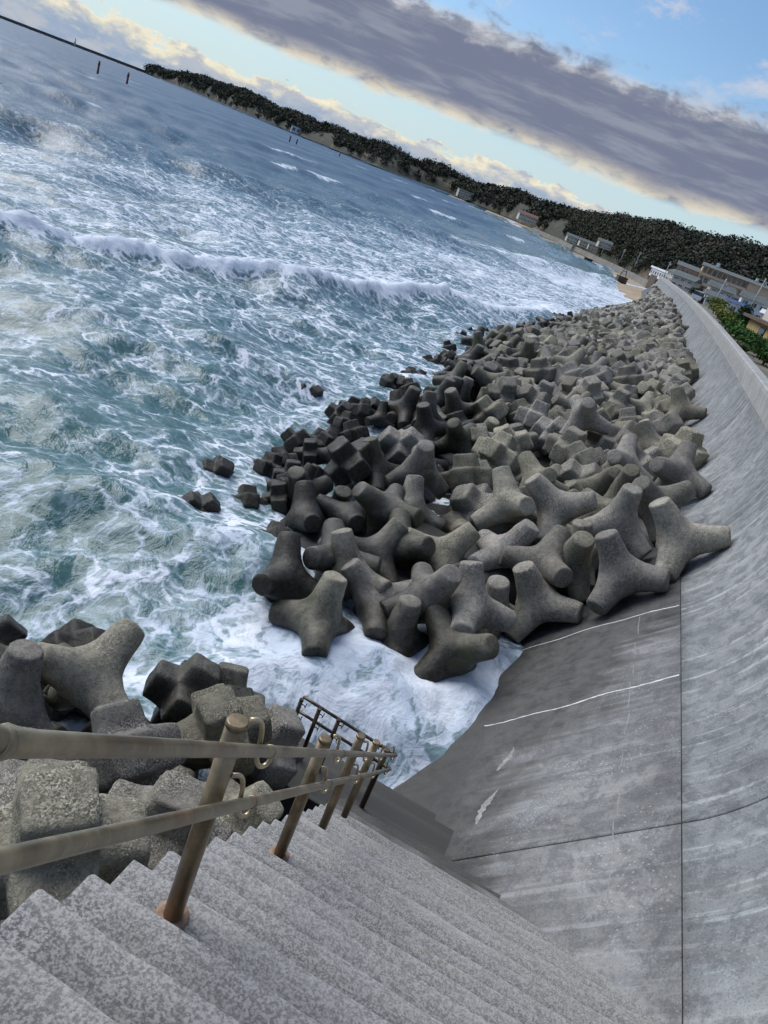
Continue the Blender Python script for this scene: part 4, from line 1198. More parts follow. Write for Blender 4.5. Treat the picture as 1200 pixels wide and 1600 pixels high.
for k in range(64):
    lam = .38 * (16 / .38) ** (k / 63)
    th = math.radians(nr.normal() * 46)
    kx, ky = math.cos(th), math.sin(th)
    phs = (q_ * kx + l_ * ky) * 2 * np.pi / lam + nr.uniform(0, 6.28) + (2.2 * fbm(X / (lam * 4), Y / (lam * 4), 50 + k, 2) * 3.0)
    wgt = np.clip((lam - 2.4 * dr) / lam, 0, 1)
    H += (.0095 * lam ** .82 * (.6 if lam < 2 else 1.0)) * wgt * (np.sin(phs) + .35 * np.cos(2 * phs))
# broken crest of the breaker
br = np.exp(-((qq - 25.1) / .55) ** 2) * np.clip((Y - 14) / 6, 0, 1) * np.clip((64 - Y) / 14, 0, 1)
H += br * (.22 + .5 * fbm(X * 1.6, Y * 1.6, 21, 4))
# surge running up between the steps and the blocks
surge = np.maximum(np.exp(-((X - .4) ** 2 / 3.0 + (Y - 11.2) ** 2 / 2.6)), .6 * np.exp(-((X + 1.6) ** 2 / 5.0 + (Y - 10.2) ** 2 / 1.2)))
H += .62 * surge - .75 * np.clip((9.0 - Y) / 1.3, 0, 1) * np.clip((X + 3.2) / 1.2, 0, 1) + .12 * (fbm(X * 1.3, Y * 1.3, 31, 4) - .5) * np.exp(-RR / 30) * 2
H += .05
bl = np.array([(b_[2], b_[3]) for b_ in BLOCKS if b_[4] < 1.1])
near = np.full(X.shape, 30.0)
sel = RR < 75
xs_, ys_ = X[sel], Y[sel]
dmin = np.full(xs_.shape, 1e9)
for b_ in bl:
    dmin = np.minimum(dmin, (xs_ - b_[0]) ** 2 + (ys_ - b_[1]) ** 2)
near[sel] = np.sqrt(dmin)
CX = np.interp(Y, [146, 160, 176, 192, 206, 240, 290, 347, 415, 510], [-3.5, -6.8, -10.5, -14, -10, -10, -23, -43, -66, -107])
dc = np.where(Y > 120, CX - X, 999)
F = np.interp(qq, [-5, 2, 6, 12, 18, 22, 24.5, 25.2, 26.4, 33, 44, 53, 58, 63, 75, 150, 300], [.54, .5, .41, .29, .31, .36, .42, .84, .66, .54, .5, .4, .2, .08, .0, -.05, -.1])
low = fbm(l_ / 11, q_ / 5, 41, 4) - .5
low2 = fbm(l_ / 3.2, q_ / 2.2, 47, 3) - .5
F = F + low * .55 * np.clip(F * 3, .1, 1) + low2 * .25 * np.clip(F * 2, .05, 1)
F += .62 * br
F += .2 * np.exp(-np.maximum(near - .6, 0) / 1.3)
F += .3 * np.exp(-((X + 1.0) ** 2 / 8 + (Y - 9.4) ** 2 / 5)) + .1 * surge
F += np.where(Y > 120, .45 * np.exp(-np.maximum(dc, 0) / 9) + .42 * np.exp(-np.maximum(dc, 0) / 45) * (fbm(dc / 7, Y / 60, 61, 3) > .5), 0)
F += .16 * np.clip((Y - 45) / 60, 0, 1) * np.clip((75 - qq) / 30, 0, 1)
# crests that spill far out
F += .7 * (crest > .86) * (fbm(l_ / 16, q_ / 16, 71, 3) > .66) * (Y > 90) * np.clip((qq - 50) / 20, 0, 1) * np.clip((420 - qq) / 150, 0, 1)
SH = np.clip(np.interp(qq, [-5, 10, 25, 60, 120], [1, .75, .55, .25, 0]) + .35 * (fbm(X / 9, Y / 9, 81, 3) - .5), 0, 1)
SH = np.maximum(SH, np.clip(1.2 - dc / 40, 0, 1))
V = np.stack([X, Y, H], -1).reshape(-1, 3)
idx = np.arange(NR * NA).reshape(NR, NA)
FC = np.stack([idx[:-1, :-1], idx[:-1, 1:], idx[1:, 1:], idx[1:, :-1]], -1).reshape(-1, 4)
# leave out what lies behind the wall
keep = ~((X[:-1, :-1] > 4.5) & (Y[:-1, :-1] < 400)).reshape(-1)
sea_me = mesh_np('sea', V, FC[keep][:, ::-1])
for nm_, arr in (('foam', F), ('shallow', SH)):
    at_ = sea_me.attributes.new(nm_, 'FLOAT', 'POINT')
    at_.data.foreach_set('value', np.clip(arr, -1, 2).astype(np.float32).ravel())


def sea_material():
    m_, gg = new_mat('sea_water')
    P_ = gg.pos()
    x_, y_, z_ = gg.sep(P_)
    P2 = gg.com(x_, y_, 0)
    Fo = gg.attr('foam')
    Sh = gg.attr('shallow')
    wv = gg.v('SCALE', gg.v('SUBTRACT', gg.noise(P2, .8, 4, .62, 0, True, True), (.5, .5, .5)), scale=2.0)
    Q1 = gg.v('ADD', P2, wv)
    Q2 = gg.v('ADD', P2, gg.v('SCALE', wv, scale=.5))
    l1 = gg.ss(gg.voro(Q1, 1.0, 'DISTANCE_TO_EDGE', flat=True), 0, .2, 1, 0)
    l2 = gg.ss(gg.voro(Q2, 2.7, 'DISTANCE_TO_EDGE', flat=True), 0, .24, 1, 0)
    l3 = gg.ss(gg.voro(Q2, 7.5, 'DISTANCE_TO_EDGE', flat=True), 0, .3, 1, 0)
    nz = gg.noise(Q1, .8, 5, .60, .2, flat=True)
    pat = gg.m('ADD', gg.m('MULTIPLY', nz, .8), gg.m('ADD', gg.m('MULTIPLY', l1, .2), gg.m('ADD', gg.m('MULTIPLY', l2, .15), gg.m('MULTIPLY', l3, .05))))
    thr = gg.m('ADD', pat, gg.m('MULTIPLY', gg.m('SUBTRACT', Fo, .5), .6))
    foam = gg.ss(thr, .54, .78)
    film = gg.ss(thr, .33, .64, 0, .6)                   # milky water under the lace
    deep = gg.mix(Sh, (.012, .052, .10), (.068, .15, .14))
    turb = gg.ss(gg.noise(P2, .35, 4, .6, flat=True), .45, .7)
    deep = gg.mix(gg.m('MULTIPLY', gg.ss(Sh, .82, 1.05), gg.m('MULTIPLY', turb, .6)), deep, (.16, .165, .13))
    wc = gg.mix(film, deep, (.36, .46, .52))
    fc = gg.mix(gg.ss(nz, .35, .72), (.50, .58, .68), (.78, .82, .88))
    c_ = gg.mix(foam, wc, fc)
    n1 = gg.noise(P2, 1.3, 5, .62, .4, flat=True)
    hgt = gg.m('ADD', gg.m('MULTIPLY', n1, .62), gg.m('MULTIPLY', gg.m('ADD', foam, gg.m('MULTIPLY', l3, .15)), .09))
    setp(gg, color=c_, rough=gg.m('ADD', gg.m('ADD', gg.ss(foam, 0, 1, .12, .75), gg.m('MULTIPLY', film, .2)), gg.ss(Sh, 0, .5, .2, 0)), ior=1.33, spec=.5, normal=gg.bump(hgt, .33, .38))
    return m_


sea = link('sea', sea_me, None, sea_material())
tag(sea, 'rough grey green sea with lacy white foam and breaking waves', 'sea', kind='structure')

# ------------------------------------------------------------------ land
M_SAND = plain('sand', (.32, .25, .17), .95, 0, .25, .5, .3)
M_GROUND = plain('earth', (.16, .145, .11), .95, 0, .35, .3, .4)
M_ROAD = plain('asphalt', (.06, .06, .062), .9, 0, .3, .8, .3)
ground = MB()
yy = [-60] + list(range(0, 180, 12)) + [180]
ring = [(3.455 + off(y), y) for y in yy] + [(6, 235), (90, 260), (160, 260), (160, -60)]
ground.poly([(x, y, 4.4) for x, y in ring])
tag(ground.build('ground', M_GROUND), kind='structure')
road = MB()
A = [(12.5 + off(y) * .6, y) for y in (-40, 0, 40, 80, 120, 160)]
road.poly([(x - 2.6, y, 4.41) for x, y in A] + [(x + 2.6, y, 4.41) for x, y in A[::-1]])
tag(road.build('road', M_ROAD), kind='structure')

COAST = [(-1088, 1430, 0), (-834, 1218, 0), (-521, 896, 0), (-421, 792, 0), (-346, 718, 0), (-280, 660, 0), (-248, 642, 0), (-194, 662, 0), (-138, 585, 0), (-98, 512, 0), (-52, 418, 0), (-28, 352, 0), (-12, 295, 0), (1, 262, 0), (12, 246, 0), (30, 243, 0), (62, 243, 0)]
RIDGE = [(-1120.9, 1471.7, 12.97), (-1081.2, 1439.1, 20.57), (-997.4, 1376.7, 18.44), (-884.6, 1272.8, 26.38), (-807.0, 1204.7, 28.38), (-710.9, 1112.2, 26.19), (-624.6, 1024.6, 27.13), (-555.1, 949.6, 25.26), (-497.1, 890.7, 19.31), (-449.3, 848.4, 20.74), (-387.6, 790.0, 18.74), (-352.9, 762.3, 20.12), (-318.4, 733.9, 17.75), (-284.1, 704.9, 20.36), (-263.2, 691.6, 20.79), (-247.5, 686.8, 17.18), (-238.5, 689.9, 15.18), (-230.1, 703.3, 22.26), (-218.0, 707.2, 20.2), (-197.1, 692.5, 17.33), (-177.7, 666.7, 15.85), (-145.8, 623.2, 18.24), (-123.5, 587.2, 20.04), (-103.3, 550.4, 17.2), (-84.1, 513.2, 17.96), (-64.9, 465.5, 17.33), (-49.9, 427.1, 18.21), (-38.0, 398.2, 19.56), (-25.8, 369.1, 20.53), (-20.4, 349.4, 19.93), (-13.6, 329.7, 20.72), (-5.8, 314.9, 20.32), (2.2, 300.0, 20.24), (8.0, 289.9, 21.23), (13.3, 284.7, 22.55), (19.2, 279.3, 22.43), (26.6, 278.7, 23.51), (39.3, 277.2, 25.15), (59.2, 283.9, 26.63)]


def resample(pts, n):
    P_ = np.array(pts, float)
    dd = np.concatenate([[0], np.cumsum(np.linalg.norm(np.diff(P_[:, :2], axis=0), axis=1))])
    # even in viewing distance rather than in metres: far shore needs fewer points
    w_ = np.concatenate([[0], np.cumsum(np.diff(dd) / np.linalg.norm((P_[1:, :2] + P_[:-1, :2]) / 2, axis=1))])
    t_ = np.linspace(0, w_[-1], n)
    return np.stack([np.interp(t_, w_, P_[:, k]) for k in range(P_.shape[1])], 1)


# beach along the far bay
bx = [(-3.5, 146), (-6.8, 160), (-10.5, 176), (-14, 192), (-10, 206), (-10, 240), (-23, 290), (-43, 347), (-66, 415), (-107, 510), (-143, 583), (-198, 661)]
bb = resample([(x, y, 0) for x, y in bx], 90)
V, F = [], []
prof_ = [(-14, -.9), (-5, -.35), (0, .3), (3, .7), (8, 1.1), (14, 1.5), (24, 2.2)]
for i, (x, y, _) in enumerate(bb):
    t_ = bb[min(i + 1, 89)] - bb[max(i - 1, 0)]
    nrm = np.array([t_[1], -t_[0]]) / np.hypot(t_[0], t_[1])
    for u_, z in prof_:
        k_ = 1.0 if i > 14 else .55
        V.append((x + nrm[0] * u_ * k_, y + nrm[1] * u_ * k_, z + .12 * mnoise.noise(Vector((x * .2 + u_, y * .2, 0)))))
m_ = len(prof_)
F = [(i * m_ + j, i * m_ + j + 1, (i + 1) * m_ + j + 1, (i + 1) * m_ + j) for i in range(89) for j in range(m_ - 1)]
tag(link('beach', mesh_np('beach', V, F), None, M_SAND), 'narrow strip of brown sand along the bay', 'beach', kind='structure')

# hills: terrain from shore to ridge
HN = 150
cb = resample(COAST, HN)
rb = resample(RIDGE, HN)


def hill_material():
    m_, gg = new_mat('hill_earth_and_rock')
    P_ = gg.pos()
    n1 = gg.noise(P_, .03, 6, .6)
    n2 = gg.noise(gg.v('MULTIPLY', P_, (1, 1, 2.5)), .12, 6, .65, .5)
    c_ = gg.mix(gg.ss(n2, .35, .65), (.10, .078, .055), (.19, .15, .105))
    c_ = gg.mix(gg.ss(n1, .34, .48), c_, (.05, .055, .04))
    setp(gg, color=c_, rough=.95, normal=gg.bump(n2, .6, 2.0))
    return m_


M_HILL = hill_material()
rows = [(0, .0), (.12, .3), (.3, .55), (.55, .8), (.8, .95), (1, 1), (1.3, .9), (2.0, .5)]
V, F = [], []


def hill_pt(i, t_, k_):
    b_, t2 = cb[i], rb[i]
    dist = math.hypot(t2[0], t2[1])
    tree = 2.0 + dist * .002
    z = 1.5 + (t2[2] - tree - 1.5) * k_
    x, y = b_[0] + (t2[0] - b_[0]) * t_, b_[1] + (t2[1] - b_[1]) * t_
    n_ = mnoise.fractal(Vector((x * .03, y * .03, 2)), 1, 2, 4)
    return x, y, z + n_ * 1.2 * k_ * (1 if t_ < .95 else .3)


for i in range(HN):
    for t_, k_ in rows:
        V.append(hill_pt(i, t_, k_))
m_ = len(rows)
F = [(i * m_ + j, i * m_ + j + 1, (i + 1) * m_ + j + 1, (i + 1) * m_ + j) for i in range(HN - 1) for j in range(m_ - 1)]
tag(link('hills', mesh_np('hills', V, F), None, M_HILL), 'wooded hills and cliffs around the bay', 'hills', kind='structure')


# foliage ----------------------------------------------------------
def leaf_cloud(centres, radii, squash, per, size, cols, seed=0, shell=.55):
    """many leaf-sized quads through each crown's volume; colour per crown with leaf-to-leaf variation"""
    r_ = np.random.default_rng(seed)
    n = len(centres)
    C_ = np.repeat(np.asarray(centres, float), per, 0)
    rad_ = np.repeat(np.asarray(radii, float), per)
    # each crown is several lumps
    lum = r_.normal(size=(n, 5, 3))
    lum /= np.linalg.norm(lum, axis=2)[..., None]
    pick = r_.integers(0, 5, n * per)
    lc = lum[np.repeat(np.arange(n), per), pick] * .42
    d_ = r_.normal(size=(n * per, 3))
    d_ /= np.linalg.norm(d_, axis=1)[:, None]
    u_ = shell + (1 - shell) * r_.random(n * per)
    p_ = (lc + d_ * u_[:, None] * .58) * np.array([1, 1, squash]) * rad_[:, None] + C_
    nr_ = d_ + r_.normal(size=d_.shape) * .38 + np.array([0, 0, .25])
    nr_ /= np.linalg.norm(nr_, axis=1)[:, None]
    a_ = np.cross(nr_, r_.normal(size=d_.shape))
    a_ /= np.linalg.norm(a_, axis=1)[:, None]
    b_ = np.cross(nr_, a_)
    s_ = (np.repeat(np.asarray(size, float) * np.ones(n), per) * r_.uniform(.55, 1.3, n * per))[:, None]
    q = np.stack([p_ - a_ * s_, p_ - b_ * s_ * .7, p_ + a_ * s_, p_ + b_ * s_ * .7], 1).reshape(-1, 3)
    f_ = np.arange(len(q)).reshape(-1, 4)
    me = mesh_np('leaves', q, f_, False)
    cc = np.repeat(np.asarray(cols, float), per, 0) * r_.uniform(.8, 1.22, n * per)[:, None]
    ca = me.attributes.new('tint', 'FLOAT_COLOR', 'FACE')
    ca.data.foreach_set('color', np.concatenate([cc, np.ones((len(cc), 1))], 1).astype(np.float32).ravel())
    return me


def leaf_mat():
    m_, gg = new_mat('foliage')
    c_ = gg.attr('tint', 'Color')
    setp(gg, color=c_, rough=.9, spec=.08)
    return m_


M_LEAF = leaf_mat()
M_BARK = plain('bark', (.10, .08, .06), .95, 0, .3, 3, .6)
fr = np.random.default_rng(8)
PAL = np.array([(.044, .056, .040), (.050, .060, .038), (.058, .062, .044), (.068, .062, .050), (.042, .052, .042), (.080, .070, .058)])
cen, rad, col, siz = [], [], [], []
for i in range(HN - 1):
    d_ = math.hypot(rb[i][0], rb[i][1])
    n_here = 66 if d_ < 480 else 40
    for _ in range(n_here):
        t_ = fr.random() ** .8 * 1.12
        k_ = np.interp(t_, [r_[0] for r_ in rows], [r_[1] for r_ in rows])
        f_ = fr.random()
        A, B = hill_pt(i, t_, k_), hill_pt(i + 1, t_, k_)
        p_ = [A[q] + (B[q] - A[q]) * f_ for q in range(3)]
        cl = mnoise.fractal(Vector((p_[0] * .02, p_[1] * .02, 7)), 1, 2, 3)
        if d_ > 480 and t_ < .55 and cl > .2: continue
        if t_ < .06 and fr.random() < .5: continue
        R_ = fr.uniform(1.1, 3.1) * (1 + d_ * .0010)
        cen.append((p_[0], p_[1], p_[2] + R_ * .55)); rad.append(R_)
        siz.append(R_ * .26)
        col.append(PAL[fr.integers(0, 6)] * fr.uniform(.65, 1.35))
cen, rad, col, siz = np.array(cen), np.array(rad), np.array(col), np.array(siz)
near_ = np.hypot(cen[:, 0], cen[:, 1]) < 480
fo = link('forest', leaf_cloud(cen[near_], rad[near_], .9, 100, siz[near_] * .5, col[near_], 1), None, M_LEAF)
tag(fo, 'dark green and brown woodland covering the hill behind the houses', 'forest', kind='stuff')
fo = link('headland_forest', leaf_cloud(cen[~near_], rad[~near_], .85, 36, siz[~near_] * .8, col[~near_], 2), None, M_LEAF)
tag(fo, 'dark evergreen woodland on the far headlands', 'forest', kind='stuff')


def tree(name, loc, h, r_, label, cols, group, seed, squash=1.0, per=260, bare=False):
    t_ = empty(name, loc)
    rg = random.Random(seed)
    mb = MB()
    lean = Vector((rg.uniform(-.08, .08), rg.uniform(-.08, .08), 1))
    trunk = [lean * (h * .75 * k / 4) for k in range(5)]
    mb.tube(trunk, [max(.02, h * .035 * (1 - k / 5.5)) for k in range(5)], 7)
    for k in range(7 if not bare else 16):
        a_ = rg.uniform(0, 6.28)
        st = trunk[2].lerp(trunk[4], rg.random())
        en = st + Vector((math.cos(a_), math.sin(a_), rg.uniform(.4, 1.0))) * r_ * rg.uniform(.5, .95)
        mb.tube([st, st.lerp(en, .5) + Vector((0, 0, -.04 * h)), en], [h * .013, h * .009, h * .004], 5)
    mb.build('trunk', M_BARK, t_)
    lumps = [(0, 0, h * .7)] + [(math.cos(q) * r_ * .45, math.sin(q) * r_ * .45, h * rg.uniform(.5, .85)) for q in (0.3, 1.6, 2.9, 4.1, 5.3)]
    me = leaf_cloud(lumps, [r_ * .72] * 6, squash, per // 6 if not bare else per // 30, r_ * .085, [cols] * 6, seed)
    link('crown', me, t_, M_LEAF)
    tag(t_, label, 'tree', group)
    return t_


# trees that stand clear on the skyline of the near hill
rs = [(-49, 427), (-43, 412), (-37, 396), (-31, 380), (-25.8, 369), (-22, 355), (-18, 342), (-13.6, 330), (-9, 321), (-5.8, 315), (-2, 307), (2.2, 300), (5, 295), (8, 290), (11, 287), (13.3, 285), (16, 282), (19.2, 279), (23, 279), (26.6, 278.7)]
for i, (x, y) in enumerate(rs):
    zt = np.interp(y, [278, 290, 315, 350, 400, 430], [22.4, 21.4, 20.3, 20.0, 19.4, 18.2])
    h = fr.uniform(4.5, 6.0)
    bare = i % 5 == 2
    tree('tree', (x, y + 1.5, zt - h * .95), h, h * .33, ('bare twiggy tree on the skyline, ' if bare else 'dark leafy tree on the skyline, ') + '' if False else ('bare twiggy tree on the ridge behind the houses' if bare else 'dark evergreen tree on the ridge behind the houses'),
         PAL[5] * 1.3 if bare else PAL[i % 3], 'bare trees on the near ridge' if bare else 'evergreen trees on the near ridge', 100 + i, 1.1, 420, bare)

# ------------------------------------------------------------------ buildings
M_TAN = plain('tan_render', (.62, .47, .34), .9, 0, .12, .4, .1)
M_CREAM = plain('cream_render', (.50, .47, .40), .9, 0, .12, .4, .1)
M_WHITE = plain('white_paint', (.72, .74, .76), .7, 0, .1, .5, .1)
M_YELLOW = plain('ochre_render', (.46, .33, .15), .9, 0, .15, .6, .2)
M_BROWN = plain('brown_timber', (.10, .065, .045), .85, 0, .3, 2, .3)
M_ROOFG = plain('slate_roof', (.11, .125, .125), .8, 0, .25, 1, .3)
M_ROOFR = plain('red_tile', (.17, .085, .065), .85, 0, .3, 1, .3)
M_TEAL = plain('teal_metal', (.10, .42, .45), .5, .1, .15, 1, .1)
M_BLUE = plain('blue_sheet', (.05, .09, .22), .6, 0, .2, 1, .2)
M_GREYM = plain('galvanised_steel', (.42, .43, .43), .5, .5, .2, 3, .1)
M_POLE = plain('pole_concrete', (.40, .39, .37), .85, 0, .15, 2, .1)
M_BRICKB = plain('brown_balcony', (.40, .29, .22), .85, 0, .2, 1, .2)
M_DARK = plain('dark_recess', (.025, .025, .028), .8, 0, .3, 1, .1)


def glass_mat():
    m_, gg = new_mat('window_glass')
    P_ = gg.obj()
    setp(gg, color=gg.mix(gg.ss(gg.noise(P_, .6, 2), .4, .6), (.03, .035, .04), (.16, .18, .19)), rough=.08, spec=.6)
    return m_


M_GLASS = glass_mat()


def win(parent, x, z, w, h, y=0.0, frame=M_WHITE, mullions=1, fw=.06):
    """window on a facade that faces -Y; frame is the part, panes its sub-parts"""
    mb = MB()
    for bx_ in ((x, z, x + fw, z + h), (x + w - fw, z, x + w, z + h), (x + fw, z, x + w - fw, z + fw), (x + fw, z + h - fw, x + w - fw, z + h)):
        mb.box((bx_[0], y - .07, bx_[1]), (bx_[2], y - .005, bx_[3]))
    for k in range(mullions):
        cx = x + w * (k + 1) / (mullions + 1)
        mb.box((cx - fw * .4, y - .065, z + fw), (cx + fw * .4, y - .005, z + h - fw))
    fo_ = mb.build('window', frame, parent)
    MB().box((x + fw * .5, y - .03, z + fw * .5), (x + w - fw * .5, y - .004, z + h - fw * .5)).build('pane', M_GLASS, fo_)
    return fo_


def house(name, label, cat, loc, rz, w, d_, h, wall, roof, floors, cols, roof_h=1.2, flat=False, frame=M_WHITE, group=None, over=.35):
    b = empty(name, loc, rz)
    MB().box((-w / 2, 0, 0), (w / 2, d_, h)).build('wall', wall, b)
    if flat:
        MB().box((-w / 2 - over, -over, h + .003), (w / 2 + over, d_ + over, h + .003 + roof_h)).build('roof', roof, b)
    else:
        mb = MB()
        mb.prism([(-w / 2 - over, -over, h + .003), (-w / 2 - over, d_ + over, h + .003), (-w / 2 - over, d_ / 2, h + roof_h)], (w + 2 * over, 0, 0))
        mb.build('roof', roof, b)
    fh = h / floors
    for f_ in range(floors):
        for c_ in range(cols):
            cw = w / cols
            win(b, -w / 2 + cw * (c_ + .18), fh * f_ + fh * .28, cw * .64, fh * .5, 0, frame)
    tag(b, label, cat, group)
    return b


# big seaside hotel
ht = empty('hotel', (4.0, 190, 4.4))
tag(ht, 'long tan and brown three-storey hotel below the wooded hill', 'hotel')
MB().box((10.2, 0, 0), (34, 12, 6.0)).build('end_wall', M_TAN, ht)
MB().box((0, .6, 0), (10.2, 12, 6.0)).build('wall', M_TAN, ht)
MB().box((-5, 2.2, 0), (0, 12, 4.3)).build('wing_wall', M_BRICKB, ht)
MB().prism([(-.3, -.4, 6.003), (-.3, 12.3, 6.003), (-.3, 6, 6.75)], (34.8, 0, 0)).build('roof', M_ROOFG, ht)
MB().prism([(-5.4, 1.7, 4.303), (-5.4, 12, 4.303), (-5.4, 7, 5.2)], (5.3, 0, 0)).build('wing_roof', M_ROOFG, ht)
for f_ in range(3):
    z = .15 + f_ * 1.95
    bal = MB().box((-.1, -.5, z - .05), (10.1, .59, z + .48)).build('balcony', M_TAN if f_ != 1 else M_CREAM, ht)
    for c_ in range(9):
        win(ht, .2 + c_ * 1.1, z + .55, .85, 1.15, .6, M_WHITE if f_ == 1 else M_BRICKB)
for f_ in range(2):
    z = .1 + f_ * 2.0
    MB().box((-5.1, 1.5, z - .05), (-.15, 2.19, z + .6)).build('balcony', M_BRICKB, ht)
    for c_ in range(5):
        win(ht, -4.9 + c_ * .95, z + .65, .7, 1.0, 2.2, M_CREAM)
for x in (18.4, 19.4, 20.4):
    win(ht, x, 4.4, .7, .35, 0, M_BRICKB, 0)
MB().box((2.5, 5, 6.7), (3.2, 5.7, 7.5)).build('roof_tank', M_WHITE, ht)
MB().box((11.5, 5, 6.7), (12.1, 5.6, 7.4)).build('roof_tank', M_WHITE, ht)

# ochre house at the right edge, white upper storey set back
oh = empty('ochre_house', (8.4, 52, 4.4), R(10))
tag(oh, 'two-storey house with ochre ground floor, brown eaves and pale upper storey', 'house')
MB().box((-1.4, 0, 0), (6, 8, 1.6)).build('ground_floor', M_YELLOW, oh)
MB().box((-1.9, -.6, 1.603), (6.4, 8.4, 1.8)).build('eaves', M_BROWN, oh)
MB().box((-.9, .5, 1.803), (5.6, 7.4, 3.9)).build('upper_storey', M_CREAM, oh)
MB().prism([(-1.4, 0, 3.903), (-1.4, 7.9, 3.903), (-1.4, 4, 4.7)], (7.5, 0, 0)).build('roof', M_BROWN, oh)
win(oh, -1.1, .35, 1.0, 1.0, 0, M_BROWN)
win(oh, .5, .35, 1.0, 1.0, 0, M_BROWN)
win(oh, -.6, 2.1, 1.1, 1.35, .5, M_DARK, 2)
win(oh, .9, 2.1, 1.1, 1.35, .5, M_DARK, 2)
# seaward side of the house carries windows too
for y in (1.2, 3.6):
    f_ = MB().box((-1.46, y, .4), (-1.41, y + 1.3, 1.4)).build('side_window', M_BROWN, oh)
    MB().box((-1.475, y + .08, .48), (-1.462, y + 1.22, 1.32)).build('pane', M_GLASS, f_)

# white sheds with blue roofs between the hotel and the house
house('white_shed', 'small white shed with blue sheet roof in front of the hotel', 'shed', (8.6, 112, 4.4), R(8), 2.4, 2, 1.7, M_WHITE, M_BLUE, 1, 2, .35)
house('white_cabin', 'white cabin beside the blue-roofed shed', 'cabin', (12.2, 106, 4.4), R(-10), 2.6, 3, 1.8, M_WHITE, M_WHITE, 1, 2, .5)
house('low_white_house', 'low white house with grey roof left of the blue-roofed shed', 'house', (5.9, 118, 4.4), R(5), 2.4, 4, 1.5, M_WHITE, M_ROOFG, 1, 2, .6)
house('long_white_hall', 'long low white hall at the end of the sea wall', 'hall', (-3.4, 226, 3.9), R(-72), 26, 6, 2.1, M_WHITE, M_WHITE, 1, 12, .5, True)
MB_t = empty('teal_hall', (-12.2, 300, 4.4))
tag(MB_t, 'small hall with rounded teal metal roof at the foot of the hill', 'hall')
MB().box((-2.8, 0, 0), (2.8, 7, 1.2)).build('wall', M_WHITE, MB_t)
pts = [(-3 + 0.0, -.2, 1.203)] + [(-3 * math.cos(math.pi * k / 10), -.2, 1.203 + 1.6 * math.sin(math.pi * k / 10)) for k in range(1, 10)] + [(3, -.2, 1.203)]
MB().prism(pts, (0, 7.4, 0)).build('roof', M_TEAL, MB_t)
house('cliff_hotel', 'cream hotel with red roof below the far cliff', 'hotel', (-90.4, 474, 3.4), R(20), 11, 8, 3.8, M_CREAM, M_ROOFR, 2, 8, 1.4)
house('white_block', 'white three-storey block on the far shore', 'building', (-171, 622, 2.2), R(25), 12, 9, 5.5, M_CREAM, M_CREAM, 3, 6, .3, True)
for i, (x, y, w, lab) in enumerate(((-45.9, 350, 6, 'pale house nearest the cream hotel on the far promenade'), (-40, 345, 5, 'pale house in the middle of the row on the far promenade'), (-35.5, 342, 5.5, 'white gabled house at the right of the far promenade row'), (-30.5, 331, 7, 'white house with stepped terraces among the trees'))):
    house('far_house', lab, 'house', (x, y, 3.2 + (2.4 if i == 3 else 0)), R(15), w * .75, 5, 2.4, M_CREAM if i < 2 else M_CREAM, M_ROOFG, 2, 3, 1.0, group='houses on the far promenade')
for i, (x, y, s_) in enumerate(((-520, 925, 1.5), (-390, 770, 1.2))):
    house('shore_house', ('white building at the foot of the headland cliff', 'pale boathouse right of the headland cliff')[i], 'building', (x, y, 1.5), R(30), 24 * s_, 8, 5 * s_, M_WHITE, M_ROOFG, 1, 6, 1.0, True)

M_POLE2 = plain('old_promenade_concrete', (.19, .18, .165), .9, 0, .3, .3, .2)
for i, (x, y, w, h, rz, lab) in enumerate(((-1.5, 214, 5, 2.4, -60, 'small cream house directly behind the long white hall'), (1.2, 172, 4.5, 2.2, -20, 'cream house left of the brown hotel wing'), (7.8, 150, 4, 2.6, 5, 'cream house in front of the middle of the hotel'), (12.5, 138, 4.2, 2.8, 0, 'white house in front of the blank tan wall'), (14.5, 122, 4, 2.4, -6, 'cream house right of the tall pole'))):
    house('village_house', lab, 'house', (x, y, 4.4), R(rz), w, 4, h, M_WHITE if 'white' in lab[:6] else M_CREAM, M_ROOFG, 2, 3, 1.0, group='small houses behind the sea wall')
# promenade wall of the far bay
pw = empty('promenade_wall', (0, 0, 0))
tag(pw, 'low pale concrete wall between the far beach and the road', 'wall')
pl = [(-3.0, 205), (-5.5, 225), (-9.0, 246), (-17, 275), (-30, 312), (-44, 350), (-58, 396), (-80, 440)]
for i in range(len(pl) - 1):
    A, B = Vector((*pl[i], 0)), Vector((*pl[i + 1], 0))
    t_ = (B - A).normalized()
    n_ = Vector((t_.y, -t_.x, 0))
    mb = MB()
    A2, B2 = A + t_ * .05, B - t_ * .05
    mb.prism([A2 + Vector((0, 0, .6)), A2 + n_ * .9 + Vector((0, 0, .6)), A2 + n_ * .9 + Vector((0, 0, 2.5)), A2 + n_ * .25 + Vector((0, 0, 2.5))], B2 - A2)
    mb.build('wall_segment', M_POLE2, pw)
pier = MB()
pier.box((-6.3, 216, .4), (-4.6, 219, 4.6), .05)
tag(pier.build('wall_buttress', M_BRICKB), 'brown square buttress standing at the end of the promenade wall', 'buttress')

# utility poles
def pole(loc, h, label, arm=True):
    t_ = empty('utility_pole', loc)
    MB().tube([(0, 0, 0), (0, 0, h)], [.13, .085], 10).build('shaft', M_POLE, t_)
    if arm:
        MB().box((-.55, -.05, h - .45), (.55, .05, h - .35)).build('cross_arm', M_GREYM, t_)
        MB().tube([(.3, 0, h - .95), (.3, 0, h - .5)], .12, 8).build('transformer', M_GREYM, t_)
    tag(t_, label, 'pole', 'utility poles along the shore road')


